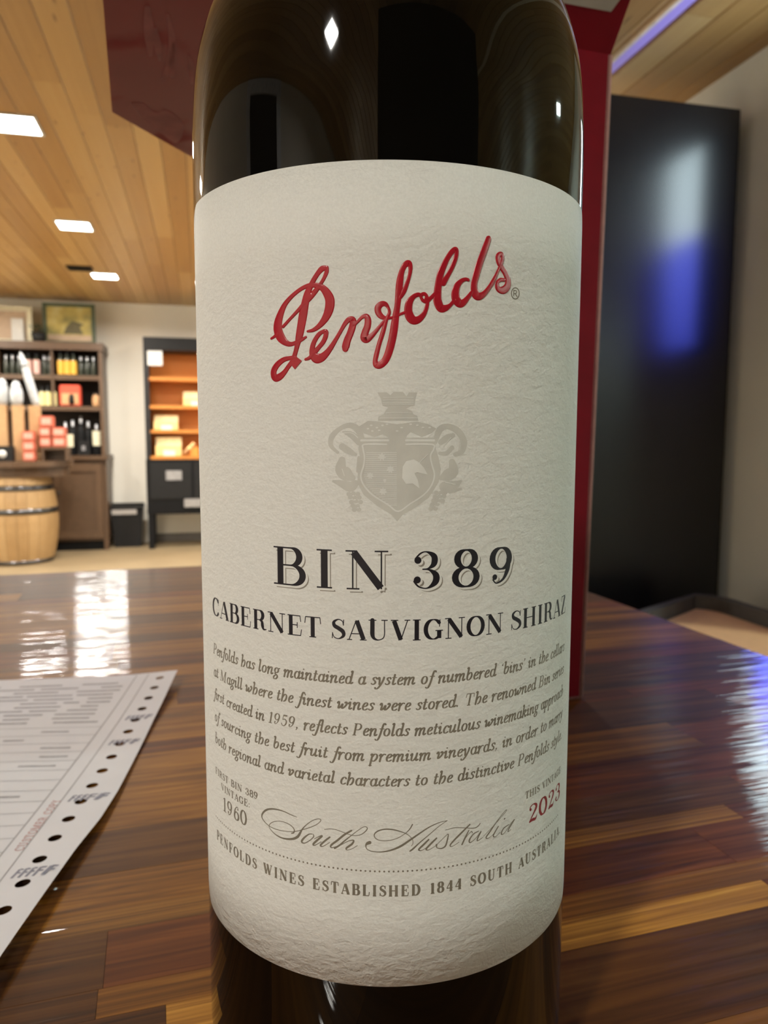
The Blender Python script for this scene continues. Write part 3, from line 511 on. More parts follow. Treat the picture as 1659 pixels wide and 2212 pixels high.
# --- letters: a small pen-drawn alphabet (cap height 1)
HH, SS = .045, .17
def h(x0, x1, y): return ('l', [(x0, y, 'h'), (x1, y, 'h')])
def v(x, y0=0, y1=1): return ('l', [(x, y0, 'S'), (x, y1, 'S')])
def tv(x, y0=0, y1=1): return ('l', [(x, y0, 'h'), (x, y1, 'h')])
def tk(*p): return ('l', [(x, y, .04) for x, y in p])
def D(x0, y0, x1, y1, w='S'): return ('l', [(x0, y0, w), (x1, y1, w)])
def A_(cx, cy, rx, ry, a0=0, a1=360): return ('a', cx, cy, rx, ry, a0, a1)
ROM = {
 'A': (.74, [D(.08, 0, .36, .98, 'h'), D(.38, .96, .64, .02), h(.18, .52, .3), h(0, .2, 0), h(.5, .76, 0)]),
 'B': (.70, [v(.17), h(.03, .4, 1), h(.03, .42, 0), h(.2, .42, .53), A_(.38, .765, .17, .235, -90, 90), A_(.39, .265, .22, .265, -90, 90)]),
 'C': (.72, [A_(.40, .5, .30, .49, 42, 318), tk((.64, .62), (.66, .98))]),
 'D': (.78, [v(.17), h(.03, .4, 1), h(.03, .4, 0), A_(.36, .5, .31, .5, -90, 90)]),
 'E': (.68, [v(.17), h(.03, .58, 1), h(.03, .6, 0), h(.2, .45, .52), tk((.57, 1), (.6, .7)), tk((.59, 0), (.63, .32)), tk((.45, .67), (.45, .37))]),
 'F': (.62, [v(.17), h(.03, .56, 1), h(.03, .32, 0), h(.2, .43, .5), tk((.55, 1), (.58, .7)), tk((.43, .65), (.43, .35))]),
 'G': (.80, [A_(.40, .5, .30, .49, 42, 300), tk((.64, .62), (.66, .98)), v(.63, .04, .42), h(.48, .78, .43)]),
 'H': (.86, [v(.17), v(.67), h(.03, .31, 1), h(.03, .31, 0), h(.53, .81, 1), h(.53, .81, 0), h(.2, .64, .51)]),
 'I': (.38, [v(.19), h(.04, .34, 1), h(.04, .34, 0)]),
 'L': (.64, [v(.17), h(.03, .32, 1), h(.03, .56, 0), tk((.56, 0), (.6, .36))]),
 'M': (.98, [tv(.13), D(.16, .98, .47, .02), D(.47, 0, .78, 1, 'h'), v(.81), h(.0, .2, 1), h(.02, .26, 0), h(.78, .95, 1), h(.67, .95, 0)]),
 'N': (.84, [tv(.14), D(.16, .97, .68, .03), tv(.69), h(0, .2, 1), h(.02, .27, 0), h(.56, .82, 1)]),
 'O': (.80, [A_(.40, .5, .32, .49)]),
 'P': (.66, [v(.17), h(.03, .38, 1), h(.03, .32, 0), h(.2, .38, .47), A_(.36, .735, .21, .265, -90, 90)]),
 'R': (.74, [v(.17), h(.03, .38, 1), h(.03, .31, 0), h(.2, .38, .5), A_(.36, .75, .19, .25, -90, 90), ('w', [(.38, .5, .06), (.5, .42, .13), (.53, .2, .15), (.59, .04, .08), (.72, .05, .04)])]),
 'S': (.58, [('w', [(.49, .74, .03), (.46, .9, .04), (.3, .98, .05), (.13, .85, .11), (.15, .66, .15), (.32, .53, .16), (.48, .38, .16), (.5, .17, .12), (.32, .015, .05), (.14, .08, .04), (.08, .26, .03)]), tk((.5, .68), (.51, .98)), tk((.07, .32), (.06, .02))]),
 'T': (.70, [v(.35), h(.05, .65, 1), h(.21, .49, 0), tk((.06, 1), (.03, .68)), tk((.64, 1), (.67, .68))]),
 'U': (.82, [('w', [(.18, 1, .165), (.18, .6, .165), (.18, .3, .165), (.24, .1, .11), (.40, .015, .05), (.58, .1, .045), (.64, .3, .045), (.64, .6, .045), (.64, 1, .045)]), h(.03, .33, 1), h(.52, .76, 1)]),
 'V': (.74, [D(.12, .98, .38, .02), D(.38, 0, .64, 1, 'h'), h(0, .28, 1), h(.52, .74, 1)]),
 'W': (1.06, [D(.12, .98, .34, .02), D(.34, 0, .55, 1, 'h'), D(.50, .98, .73, .02), D(.73, 0, .95, 1, 'h'), h(0, .28, 1), h(.4, .6, 1), h(.84, 1.05, 1)]),
 'Y': (.70, [D(.1, .98, .36, .46), D(.36, .46, .6, 1, 'h'), v(.36, 0, .46), h(0, .24, 1), h(.5, .7, 1), h(.22, .5, 0)]),
 'Z': (.64, [h(.08, .56, 1), h(.06, .58, 0), D(.5, .97, .12, .03), tk((.08, 1), (.06, .72)), tk((.58, 0), (.6, .3))]),
 '0': (.58, [A_(.29, .5, .23, .49)]),
 '1': (.44, [v(.23), h(.06, .4, 0), tk((.23, .99), (.07, .86))]),
 '2': (.58, [('d', .13, .74, .085), ('w', [(.08, .76, .05), (.13, .92, .05), (.3, .985, .045), (.45, .86, .14), (.45, .68, .15), (.3, .42, .09), (.07, .05, .04)]), ('w', [(.08, .04, .07), (.25, .09, .13), (.42, .05, .11), (.51, .22, .03)])]),
 '3': (.60, [('d', .13, .76, .095), ('w', [(.08, .80, .05), (.18, .94, .05), (.3, .98, .045), (.45, .86, .14), (.45, .66, .14), (.34, .54, .05), (.23, .52, .04)]), ('w', [(.23, .52, .04), (.36, .5, .06), (.49, .36, .15), (.48, .17, .15), (.32, .015, .045), (.15, .06, .05), (.06, .2, .06)]), ('d', .12, .24, .095)]),
 '4': (.60, [v(.43), h(.04, .58, .28), D(.43, 1, .04, .28, 'h'), h(.29, .57, 0)]),
 '5': (.56, [('l', [(.14, .95, .09), (.48, .95, .09)]), tk((.14, .97), (.12, .55)), ('w', [(.12, .55, .04), (.3, .62, .06), (.46, .48, .13), (.47, .24, .14), (.33, .015, .05), (.15, .06, .05), (.06, .2, .06)])]),
 '6': (.58, [A_(.31, .3, .20, .29), ('w', [(.13, .35, .14), (.15, .6, .13), (.25, .86, .07), (.4, .98, .045), (.48, .9, .05)]), ('d', .46, .82, .07)]),
 '8': (.60, [A_(.30, .755, .18, .235), A_(.30, .26, .22, .255)]),
 '9': (.58, [A_(.27, .69, .20, .29), ('w', [(.45, .65, .14), (.43, .38, .13), (.33, .12, .07), (.17, .02, .045), (.09, .12, .05)]), ('d', .13, .19, .08)]),
 '.': (.24, [('d', .1, .06, .085)]), ':': (.26, [('d', .1, .08, .085), ('d', .1, .52, .085)]), ',': (.24, [('d', .12, .06, .08), tk((.16, .04), (.06, -.16))]), '\u2018': (.24, [('d', .13, .82, .07), tk((.09, .84), (.18, .98))]), '\u2019': (.24, [('d', .12, .92, .07), tk((.16, .9), (.07, .74))]), ' ': (.34, []),
}
def s_(*p): return ('s', list(p))
BOWL = A_(.23, .29, .165, .29)
ITA = {
 'a': (.50, [BOWL, s_((.41, .58), (.39, .3), (.39, .1), (.44, .01), (.54, .1))]),
 'b': (.50, [s_((.02, .94), (.1, .99), (.1, .6), (.1, .16), (.2, .01), (.35, .1), (.42, .34), (.36, .55), (.25, .57), (.11, .4))]),
 'c': (.40, [s_((.37, .48), (.3, .58), (.17, .53), (.08, .28), (.13, .06), (.25, .01), (.39, .1))]),
 'd': (.52, [BOWL, s_((.34, .95), (.41, .99), (.40, .5), (.39, .1), (.45, .01), (.55, .1))]),
 'e': (.40, [s_((.1, .26), (.26, .31), (.35, .45), (.28, .58), (.16, .52), (.08, .28), (.13, .05), (.25, .01), (.39, .1))]),
 'f': (.30, [s_((.40, .92), (.34, 1.0), (.26, .92), (.21, .55), (.16, .05), (.08, -.28), (-.02, -.35), (-.1, -.29)), s_((.06, .57), (.36, .57))]),
 'g': (.46, [A_(.22, .39, .15, .2), s_((.19, .19), (.12, .1), (.28, .02), (.36, -.12), (.28, -.31), (.13, -.34), (.05, -.22), (.12, -.07), (.26, .01)), s_((.34, .52), (.46, .58))]),
 'h': (.52, [s_((.02, .94), (.1, .99), (.1, .5), (.09, .0)), s_((.1, .28), (.2, .5), (.32, .59), (.41, .48), (.42, .28), (.36, .08), (.26, .0))]),
 'i': (.27, [s_((.01, .46), (.1, .58), (.11, .3), (.1, .1), (.15, .01), (.26, .1)), ('d', .12, .82, .06)]),
 'k': (.48, [s_((.02, .94), (.1, .99), (.1, .5), (.09, .0)), s_((.1, .26), (.3, .36), (.38, .5), (.3, .58), (.18, .46)), s_((.22, .3), (.32, .08), (.4, .01), (.48, .1))]),
 'l': (.26, [s_((.02, .94), (.1, .99), (.1, .5), (.1, .1), (.15, .01), (.25, .1))]),
 'm': (.78, [s_((.01, .46), (.09, .58), (.1, .3), (.09, .0)), s_((.1, .3), (.22, .52), (.32, .58), (.37, .48), (.36, .2), (.35, .0)), s_((.36, .3), (.48, .52), (.58, .58), (.63, .48), (.61, .14), (.66, .01), (.77, .1))]),
 'n': (.54, [s_((.01, .46), (.09, .58), (.1, .3), (.09, .0)), s_((.1, .3), (.22, .52), (.33, .58), (.39, .48), (.37, .14), (.42, .01), (.53, .1))]),
 'o': (.48, [A_(.24, .295, .17, .29)]),
 'p': (.52, [s_((.02, .5), (.1, .58), (.1, .2), (.08, -.36)), h(-.02, .2, -.36), s_((.1, .3), (.2, .52), (.31, .58), (.42, .46), (.42, .22), (.3, .02), (.18, .01), (.1, .1))]),
 'r': (.38, [s_((.01, .46), (.09, .58), (.1, .3), (.09, .0)), s_((.1, .3), (.2, .5), (.3, .58), (.38, .54))]),
 's': (.36, [s_((.33, .48), (.26, .58), (.13, .52), (.13, .4), (.27, .24), (.27, .1), (.15, .01), (.04, .08))]),
 't': (.32, [s_((.15, .78), (.13, .4), (.12, .12), (.17, .01), (.3, .1)), s_((.02, .57), (.3, .57))]),
 'u': (.54, [s_((.01, .46), (.09, .58), (.09, .3), (.1, .08), (.18, .01), (.3, .12), (.39, .34)), s_((.4, .58), (.38, .2), (.43, .01), (.53, .1))]),
 'v': (.46, [s_((.01, .46), (.08, .57), (.14, .4), (.13, .04), (.3, .2), (.4, .44), (.33, .57), (.27, .5))]),
 'w': (.70, [s_((.01, .46), (.08, .57), (.13, .36), (.12, .04), (.26, .16), (.36, .4), (.36, .04), (.52, .16), (.64, .42), (.58, .57), (.51, .5))]),
 'y': (.48, [s_((.01, .46), (.09, .57), (.14, .34), (.17, .04)), s_((.4, .57), (.36, .3), (.24, -.06), (.1, -.3), (-.02, -.34), (-.06, -.26))]),
}
def auto_w(d, S, H_): return H_ + (S - H_) * abs(d[1]) ** 1.6
def glyph(mb, g, ox, oz, size, base, S, H_, slant=0., sx=1., mapf=cyl):
    def tr(x, y): return (ox + (x * sx + slant * y) * size, oz + y * size)
    for k, st in enumerate(g):
        b = base + k * 3e-7
        if st[0] == 'l':
            pts = [(*tr(x, y), (S if w_ == 'S' else H_ if w_ == 'h' else w_ * H_ / .045) * size) for x, y, w_ in st[1]]
            if len(pts) == 2:
                # square-ended bar
                (x0, z0, w0), (x1, z1, w1) = pts; dx, dz = x1 - x0, z1 - z0; l = math.hypot(dx, dz)
                nx, nz_ = -dz / l / 2, dx / l / 2
                n = max(1, int(abs(dx) / .0006))
                V = []
                for i in range(n + 1):
                    t = i / n; x, z, w_ = x0 + dx * t, z0 + dz * t, w0 + (w1 - w0) * t
                    V += [mapf(x + nx * w_, z + nz_ * w_, b), mapf(x - nx * w_, z - nz_ * w_, b)]
                mb.add(V, [(2 * i, 2 * i + 1, 2 * i + 3, 2 * i + 2) for i in range(n)])
            else: ribbon(mb, pts, b, 0, None, mapf)
            continue
        if st[0] == 'd':
            x, z = tr(st[1], st[2]); r = st[3] * size * (S / .17)
            r = st[3] * size if S > .12 else st[3] * size * 1.0
            mb.add([mapf(x + r * math.cos(2 * math.pi * i / 12), z + r * math.sin(2 * math.pi * i / 12), b) for i in range(12)], [tuple(range(12))]); continue
        if st[0] == 'w':
            pts = [(x, y, w_ * S / .17 if w_ > .06 else w_ * H_ / .045) for x, y, w_ in st[1]]
            ribbon(mb, [(*tr(x, y), w_ * size) for x, y, w_ in spline(pts, 5)], b, 0, None, mapf); continue
        if st[0] == 'a':
            _, cx, cy, rx, ry, a0, a1 = st; n = 26
            raw = [(cx + rx * math.cos(R(a0 + (a1 - a0) * i / n)), cy + ry * math.sin(R(a0 + (a1 - a0) * i / n))) for i in range(n + 1)]
        else: raw = spline(st[1], 5)
        pts = []
        for i in range(len(raw)):
            a, c2 = raw[max(i - 1, 0)], raw[min(i + 1, len(raw) - 1)]
            dx, dy = c2[0] - a[0], c2[1] - a[1]; l = math.hypot(dx, dy) or 1
            pts.append((*tr(*raw[i]), auto_w((dx / l, dy / l), S, H_) * size))
        ribbon(mb, pts, b, 0, None, mapf)
def text_width(t, italic, track):
    wd = 0
    for ch in t:
        g = (ITA.get(ch) if italic else None) or ROM.get(ch) or ROM[' ']
        wd += (g[0] if ch != ' ' else (.28 if italic else .42)) + track
    return wd - track
def text(mb, t, s0, s1, z, size, italic=False, S=.17, H_=.045, track=.08, base=.00001, mapf=cyl, slant=None):
    """fit the text between s0 and s1 (metres along the label)"""
    wd = text_width(t, italic, track); sx = (s1 - s0) / (wd * size); x = s0
    for ch in t:
        g = (ITA.get(ch) if italic else None) or ROM.get(ch) or ROM[' ']
        adv = (g[0] if ch != ' ' else (.28 if italic else .42)) + track
        cap = italic and ch not in ITA
        glyph(mb, g[1], x, z, size * (.92 if cap else 1), base, S, H_, (.2 if italic else 0) if slant is None else slant, sx, mapf)
        x += adv * size * sx
    return mb
mm = .001
def line(name, mat, *items, **kw):
    mb = MB()
    for it in items: text(mb, *it[:-1], **{**kw, **it[-1]})
    return obj(name, mb, mat, label)
BIN = [('B', -19.9, -13.2), ('I', -11.9, -8.6), ('N', -6.7, .3), ('3', 3.8, 8.7), ('8', 10.4, 15.6), ('9', 17.3, 22.4)]
def bin_(name, mat, dx, dz, base, grow=0):
    mb = MB()
    for ch, a, b in BIN: text(mb, ch, (a + dx) * mm, (b + dx) * mm, (104.45 + dz) * mm, 6.1 * mm, S=.19 + grow, H_=.04 + grow, track=0, base=base)
    return obj(name, mb, mat, label)
bin_('number_shadow', 'shadow_ink', .55, -.5, .000008)
bin_('number_shadow_gap', 'cream_ink', .30, -.26, .000016, .03)
bin_('number_lettering', 'black_ink', 0, 0, .000026)['label'] = 'large black BIN 389 lettering'
line('variety_lettering', 'black_ink', ('CABERNET', -38.1 * mm, -10.8 * mm, 96.1 * mm, 3.28 * mm, {}), ('SAUVIGNON', -9.2 * mm, 20.4 * mm, 96.1 * mm, 3.28 * mm, {}), ('SHIRAZ', 22.0 * mm, 40.8 * mm, 96.1 * mm, 3.28 * mm, {}), S=.22, H_=.05, track=.06)
PAR = [('Penfolds has long maintained a system of numbered \u2018bins\u2019 in the cellars', 88.75), ('at Magill where the finest wines were stored. The renowned Bin series', 84.45), ('first created in 1959, reflects Penfolds meticulous winemaking approach', 80.15), ('of sourcing the best fruit from premium vineyards, in order to marry', 75.85), ('both regional and varietal characters to the distinctive Penfolds style.', 71.6)]
for t_, z_ in PAR: line('paragraph_line', 'grey_ink', (t_, -38.2 * mm, 40.6 * mm, z_ * mm, 2.1 * mm, {}), italic=True, S=.16, H_=.07, track=.05)
line('first_vintage_lettering', 'grey_ink', ('FIRST BIN 389', -38.3 * mm, -24.0 * mm, 65.5 * mm, 1.25 * mm, {}), ('VINTAGE:', -35.6 * mm, -26.0 * mm, 63.35 * mm, 1.25 * mm, {}), ('1960', -35.0 * mm, -27.0 * mm, 59.6 * mm, 2.6 * mm, {'S': .19, 'H_': .07}), S=.25, H_=.1, track=.1)
line('this_vintage_lettering', 'grey_ink', ('THIS VINTAGE:', 26.6 * mm, 41.0 * mm, 64.9 * mm, 1.25 * mm, {}), S=.25, H_=.1, track=.1)
line('year_lettering', 'year_ink', ('2023', 27.6 * mm, 40.6 * mm, 60.0 * mm, 3.2 * mm, {}), S=.23, H_=.07, track=.06)
line('footer_lettering', 'grey_ink', ('PENFOLDS WINES ESTABLISHED 1844 SOUTH AUSTRALIA.', -38.3 * mm, 41.2 * mm, 52.45 * mm, 1.85 * mm, {}), S=.25, H_=.09, track=.22)
mb = MB()
for k in range(101):
    s = (-38.6 + 78 * k / 100) * mm; r = .17 * mm
    mb.add([cyl(s + r * math.cos(math.pi * i / 4), 56.8 * mm + r * math.sin(math.pi * i / 4), .00001) for i in range(8)], [tuple(range(8))])
obj('dotted_rule', mb, 'grey_ink', label)['kind'] = 'stuff'
# ---------------------------------------------------------------- red carton behind the bottle
BY = R(18)
gb = thing('gift_carton', 'tall open dark red wine carton standing behind the bottle', 'carton', (.0968, .2035, T), BY)
W_, D_, HB, FL, t_ = .10, .17, .301, .0055, .0012    # local: x right (0 at right front edge), y back
def panel(name, quad, mat, inward, parent=None, inner=None):
    """a board of thickness t_: quad of 3D corners (outside face), offset along inward"""
    q = [Vector(p) for p in quad]; n = Vector(inward).normalized() * t_
    m = MB(); k = len(q)
    m.add(q + [p + n for p in q], [tuple(range(k)), tuple(range(2 * k - 1, k - 1, -1))] + [(i, k + i, k + (i + 1) % k, (i + 1) % k) for i in range(k)])
    me = m.mesh(name); me.materials.append(M[mat]); me.materials.append(M[inner or 'carton_inner']); me.materials.append(M['carton_edge'])
    me.polygons[0].material_index = 0; me.polygons[1].material_index = 1
    for i in range(2, len(me.polygons)): me.polygons[i].material_index = 2
    return obj(name, me, None, parent or gb)
panel('front_panel', [(-W_, 0, 0), (0, 0, 0), (FL, 0, HB), (-W_ - .001, 0, HB)], 'carton', (0, 1, 0))
panel('back_panel', [(0, D_, 0), (-W_, D_, 0), (-W_ - .001, D_, HB), (FL, D_, HB)], 'carton', (0, -1, 0))
panel('right_panel', [(0, 0, 0), (0, D_, 0), (FL, D_, HB), (FL, 0, HB)], 'carton', (-1, 0, 0))
panel('left_panel', [(-W_, D_, 0), (-W_, 0, 0), (-W_ - .001, 0, HB), (-W_ - .001, D_, HB)], 'carton', (1, 0, 0))
panel('base_panel', [(-W_, 0, 0), (-W_, D_, 0), (0, D_, 0), (0, 0, 0)], 'carton', (0, 0, 1))
ed = [Vector((0, 0, 0)), Vector((FL, 0, HB))]
obj('board_edge', MB().tube([(.0004, .0002, .001), (FL + .0004, .0002, HB)], .0006, 6), 'carton_edge', gb)
ph = R(-8)
def lf(o, s): return (-W_ - .001 - o * math.cos(ph), s, HB + o * math.sin(ph))
panel('side_flap', [lf(0, -.0), lf(.1115, -.02), lf(.1115, .096), lf(.0697, .1613), lf(.055, .17), lf(0, .17)], 'carton_smudge', (0, 0, 1))['label'] = 'smudged red flap folded outwards'
sm = MB()
def on_flap(o, s): p = Vector(lf(o, s)); return p - Vector((math.sin(ph), 0, math.cos(ph))) * .00015
bl = [(.1027, .0852), (.0971, .0853), (.0911, .0965), (.0851, .0944), (.0767, .1125), (.0768, .1333), (.0803, .1386), (.0869, .1247), (.0938, .1081), (.0989, .0979)]
bl = [p[:2] for p in dense([(*p, 0) for p in bl + bl[:1]], 4)]
sm.add([on_flap(*p) for p in bl], [tuple(range(len(bl)))])
sf = [o for o in gb.children if o.name.startswith('side_flap')][0]
obj('smudge', sm, 'smudge', sf)
for stv in ([(.0959, -.0005, .002), (.095, .018, .004), (.0942, .0376, .0015)], [(.0927, .0146, .001), (.0915, .028, .003), (.0903, .0417, .001)], [(.0883, .004, .001), (.0856, .0293, .003), (.0878, .0594, .002)], [(.0852, .0254, .001), (.0848, .04, .0025), (.0844, .0571, .002)], [(.0783, .0373, .001), (.0765, .05, .0025), (.0751, .0642, .001)]):
    m2 = MB(); ribbon(m2, spline(stv, 4), 0, 0, None, lambda a, b, hh=0: on_flap(a, b)); obj('smudge', m2, 'smudge', sf)
al = R(40)
def ff(x, l): return (FL - x, -l * math.sin(al), HB + l * math.cos(al))
fl = panel('front_flap', [ff(W_ + .006, 0), ff(0, 0), ff(.0005, .052), ff(W_ + .005, .052)], 'carton', (0, math.cos(al), math.sin(al)))
nrm = Vector((0, -math.cos(al), -math.sin(al))) * .0002
q = [Vector(ff(x, l)) + nrm for x, l in ((.085, .0148), (.0075, .0158), (.0045, .0225), (.0045, .045), (.085, .045))]
obj('inner_label', MB().add(q, [tuple(range(5))]), 'carton_inner', fl)['label'] = 'pale grey printed panel'

# ---------------------------------------------------------------- tractor-fed form on the left
PY = R(4.5)
pf = thing('invoice_form', 'white perforated order form lying on the left of the table', 'paper', (-.1105, .231, T), PY)
def pz(x, y):
    e = max(0, 1 + x / .035)                     # lifts towards the right edge
    return .0012 + .0016 * e * e + .0012 * math.sin(y * 23 + .6) * (.4 + e) + .0012 * math.exp(-((y + .0) / .03) ** 2) * (.5 + .5 * math.cos((x + .01) * 34))
EDGE = [(.01, .001), (0, .001), (-.06, .002), (-.13, .0045), (-.15, .0044), (-.17, .0028), (-.22, .0010), (-.40, .0007)]
def edge_at(y):
    for (ya, ea), (yb, eb) in zip(EDGE, EDGE[1:]):
        if yb <= y <= ya: return ea + (eb - ea) * (ya - y) / (ya - yb)
    return .001
def pm_(x, y, hh=0.):
    if x > -.004: x = -.004 + (x + .004) * (edge_at(y) + .004) / .004
    return (x, y, max(.0006, pz(min(x, 0), y)) + hh)
PWD, PHT, PITCH, HX, HR = .241, .3048, .0127, -.0063, .0021
sheet = MB(); MW = .0170
ny = int(PHT / PITCH)
for k in range(ny):
    ya, yb = -k * PITCH, -(k + 1) * PITCH; cy = (ya + yb) / 2 - .003
    for xa, xb, hx in ((-MW, 0, HX), (-PWD, -PWD + MW, -PWD + .0085)):
        # cell with a round hole: ring of quads from the hole to the cell edge
        n = 16; inner = []; outer = []
        for i in range(n):
            a = 2 * math.pi * i / n; cx_, sy_ = math.cos(a), math.sin(a)
            inner.append((hx + HR * cx_, cy + HR * sy_))
            tx = ((xb if cx_ > 0 else xa) - hx) / cx_ if abs(cx_) > 1e-6 else 1e9
            ty = ((ya if sy_ > 0 else yb) - cy) / sy_ if abs(sy_) > 1e-6 else 1e9
            t2 = min(tx, ty); outer.append((hx + cx_ * t2, cy + sy_ * t2))
        sheet.add([pm_(*p) for p in inner + outer], [(i, n + i, n + (i + 1) % n, (i + 1) % n) for i in range(n)], True)
        for c4 in ((xb, ya), (xa, ya), (xa, yb), (xb, yb)):      # corner triangles
            near = sorted(outer, key=lambda p: (p[0] - c4[0]) ** 2 + (p[1] - c4[1]) ** 2)
            e1 = [p for p in near if abs(p[0] - c4[0]) < 1e-9][:1]; e2 = [p for p in near if abs(p[1] - c4[1]) < 1e-9][:1]
            if e1 and e2: sheet.add([pm_(*c4), pm_(*e1[0]), pm_(*e2[0])], [(0, 1, 2)])
nx, nyy = 40, 48
xa, xb = -PWD + MW, -MW; ye = -ny * PITCH
V = [pm_(xa + (xb - xa) * i / nx, ye * j / nyy) for j in range(nyy + 1) for i in range(nx + 1)]
sheet.add(V, [(j * (nx + 1) + i, j * (nx + 1) + i + 1, (j + 1) * (nx + 1) + i + 1, (j + 1) * (nx + 1) + i) for j in range(nyy) for i in range(nx)], True)
fm = obj('form_sheet', sheet, 'paper', pf)
PE = .00008
def strip(mb, x0, y0, x1, y1, wdt):
    n = max(2, int(math.hypot(x1 - x0, y1 - y0) / .004)); dx, dy = x1 - x0, y1 - y0; l = math.hypot(dx, dy)
    ax, ay = -dy / l * wdt / 2, dx / l * wdt / 2; V = []
    for i in range(n + 1):
        t = i / n; x, y = x0 + dx * t, y0 + dy * t
        V += [pm_(x + ax, y + ay, PE), pm_(x - ax, y - ay, PE)]
    mb.add(V, [(2 * i, 2 * i + 1, 2 * i + 3, 2 * i + 2) for i in range(n)])
ru = MB()
for x in (-.0135, -.0195, -.066, -.12): strip(ru, x, -.002 if x > -.03 else -.066, x, ye + .004, .0004)
for k in range(20): strip(ru, -PWD + .025, -.066 - k * .0085, -.0195, -.066 - k * .0085, .0003)
obj('ruled_lines', ru, 'form_line', fm)
pt = MB(); random.seed(5)
for k in range(11):
    y = -.012 - k * .0048; x = -.0215 - random.uniform(0, .008)
    while x > -.20:
        l = random.uniform(.006, .022); strip(pt, x, y, x - l, y, .0017); x -= l + random.uniform(.0015, .012)
for k in range(14):
    y = -.0705 - k * .0085; x = -.024 - random.uniform(0, .05)
    for j in range(3):
        l = random.uniform(.005, .02); strip(pt, x, y, x - l, y, .0014); x -= l + random.uniform(.01, .04)
obj('printed_rows', pt, 'form_text', fm)
def vmap(s, z, h_=0.):      # letters that read up the right-hand margin
    return pm_(-.0178 - z, -.168 + s, PE)
mk = MB(); text(mk, 'CUSTOMER COPY', 0, .034, -.0040, .0026, S=.16, H_=.12, track=.12, mapf=vmap, base=0)
obj('margin_lettering', mk, 'form_red', fm)
for yy in (-.0570, -.0835, -.133, -.181):
    mg = MB()
    for j in range(5):
        x = -.0108 + j * .0020
        strip(mg, x, yy - .0028, x + .0007, yy + .0018, .0008); strip(mg, x + .0007, yy + .0018, x + .0018, yy + .0015, .0007); strip(mg, x + .0004, yy, x + .0016, yy - .0003, .0007)
    obj('margin_mark', mg, 'form_mark', fm)

# ---------------------------------------------------------------- black cabinet, bench and display on the right
def RT(name, label, cat, u, v, z=0., group=None): return thing(name, label, cat, RP(u, v, z), YAW, group)
bc = RT('tall_cabinet', 'tall satin black cabinet standing against the grey right wall', 'cabinet', 1.5, 2.5)
obj('body', MB().box(-.46, .455, .02, .36, .08, 2.38, .004), 'gloss_black', bc)
obj('door', MB().box(-.458, .453, 0, .02, .1, 2.378, .003), 'gloss_black', bc)
obj('plinth', MB().box(-.44, .44, .03, .34, 0, .08), 'black', bc)
rc = RT('black_fridge', 'tall black fridge standing behind the camera', 'fridge', .28, -1.9)
obj('body', MB().box(-.72, .72, 0, .66, .05, 2.32, .006), 'gloss_black', rc)
obj('door', MB().box(-.715, -.003, .66, .70, .07, 2.31, .006), 'gloss_black', rc); obj('door', MB().box(.003, .715, .66, .70, .07, 2.31, .006), 'gloss_black', rc)
obj('handle', MB().tube([(-.03, .70, .9), (-.03, .74, .92), (-.03, .74, 1.38), (-.03, .70, 1.4)], .01), 'hoop', rc); obj('handle', MB().tube([(.03, .70, .9), (.03, .74, .92), (.03, .74, 1.38), (.03, .70, 1.4)], .01), 'hoop', rc)
obj('plinth', MB().box(-.70, .70, .03, .64, 0, .05), 'black', rc)
# bench: rounded far end, dark frame round seat
be = RT('bench', 'tan padded bench with a dark grey frame beyond the right table edge', 'bench', 0, 0)
ZS = .57
def seat_poly(off):
    x1, y1, rr = 1.772 + off, 2.335 + off, .30 + off
    pts = [(1.2 - off, .9 - off), (x1, .9 - off)]
    pts += [(x1 - .10 - off + (.10 + off) * math.cos(R(a)), y1 - .10 - off + (.10 + off) * math.sin(R(a))) for a in range(0, 61, 10)]
    pts += [(1.46, y1 - .175), (1.2 - off, y1 - .35)]
    return pts
sp = seat_poly(0)
obj('seat_pad', MB().prism(sp, ZS - .07, ZS - .008).prism([(x + (1.5 - x) * .02, y + (1.6 - y) * .015) for x, y in sp], ZS - .008, ZS), 'tanseat', be)
rm = MB(); po = seat_poly(.045); pi_ = seat_poly(.004)
idx = list(range(1, len(sp)))
for a, b in zip(idx, idx[1:]):
    V = [(*pi_[a], .36), (*po[a], .36), (*po[b], .36), (*pi_[b], .36), (*pi_[a], ZS + .045), (*po[a], ZS + .045), (*po[b], ZS + .045), (*pi_[b], ZS + .045)]
    rm.add(V, [(0, 3, 2, 1), (4, 5, 6, 7), (0, 1, 5, 4), (2, 3, 7, 6), (1, 2, 6, 5), (0, 4, 7, 3)])
obj('rail', rm, 'greyrail', be)
obj('base', MB().prism(seat_poly(-.03), .12, ZS - .07), 'greyrail', be)
for x, y in ((1.26, .97), (1.69, .97), (1.26, 1.85), (1.69, 2.15)): obj('leg', MB().box(x, x + .04, y, y + .04, 0, .12), 'black', be)
wd_ = RT('wall_display', 'lit white and blue display screen on the right wall', 'screen', UR, 2.165, 1.55)
obj('housing', MB().box(-.05, 0, -.12, .12, -.02, .80, .004), 'black', wd_)
obj('display_face', MB().box(-.054, -.05, -.105, .105, .0, .78), 'screen', wd_)

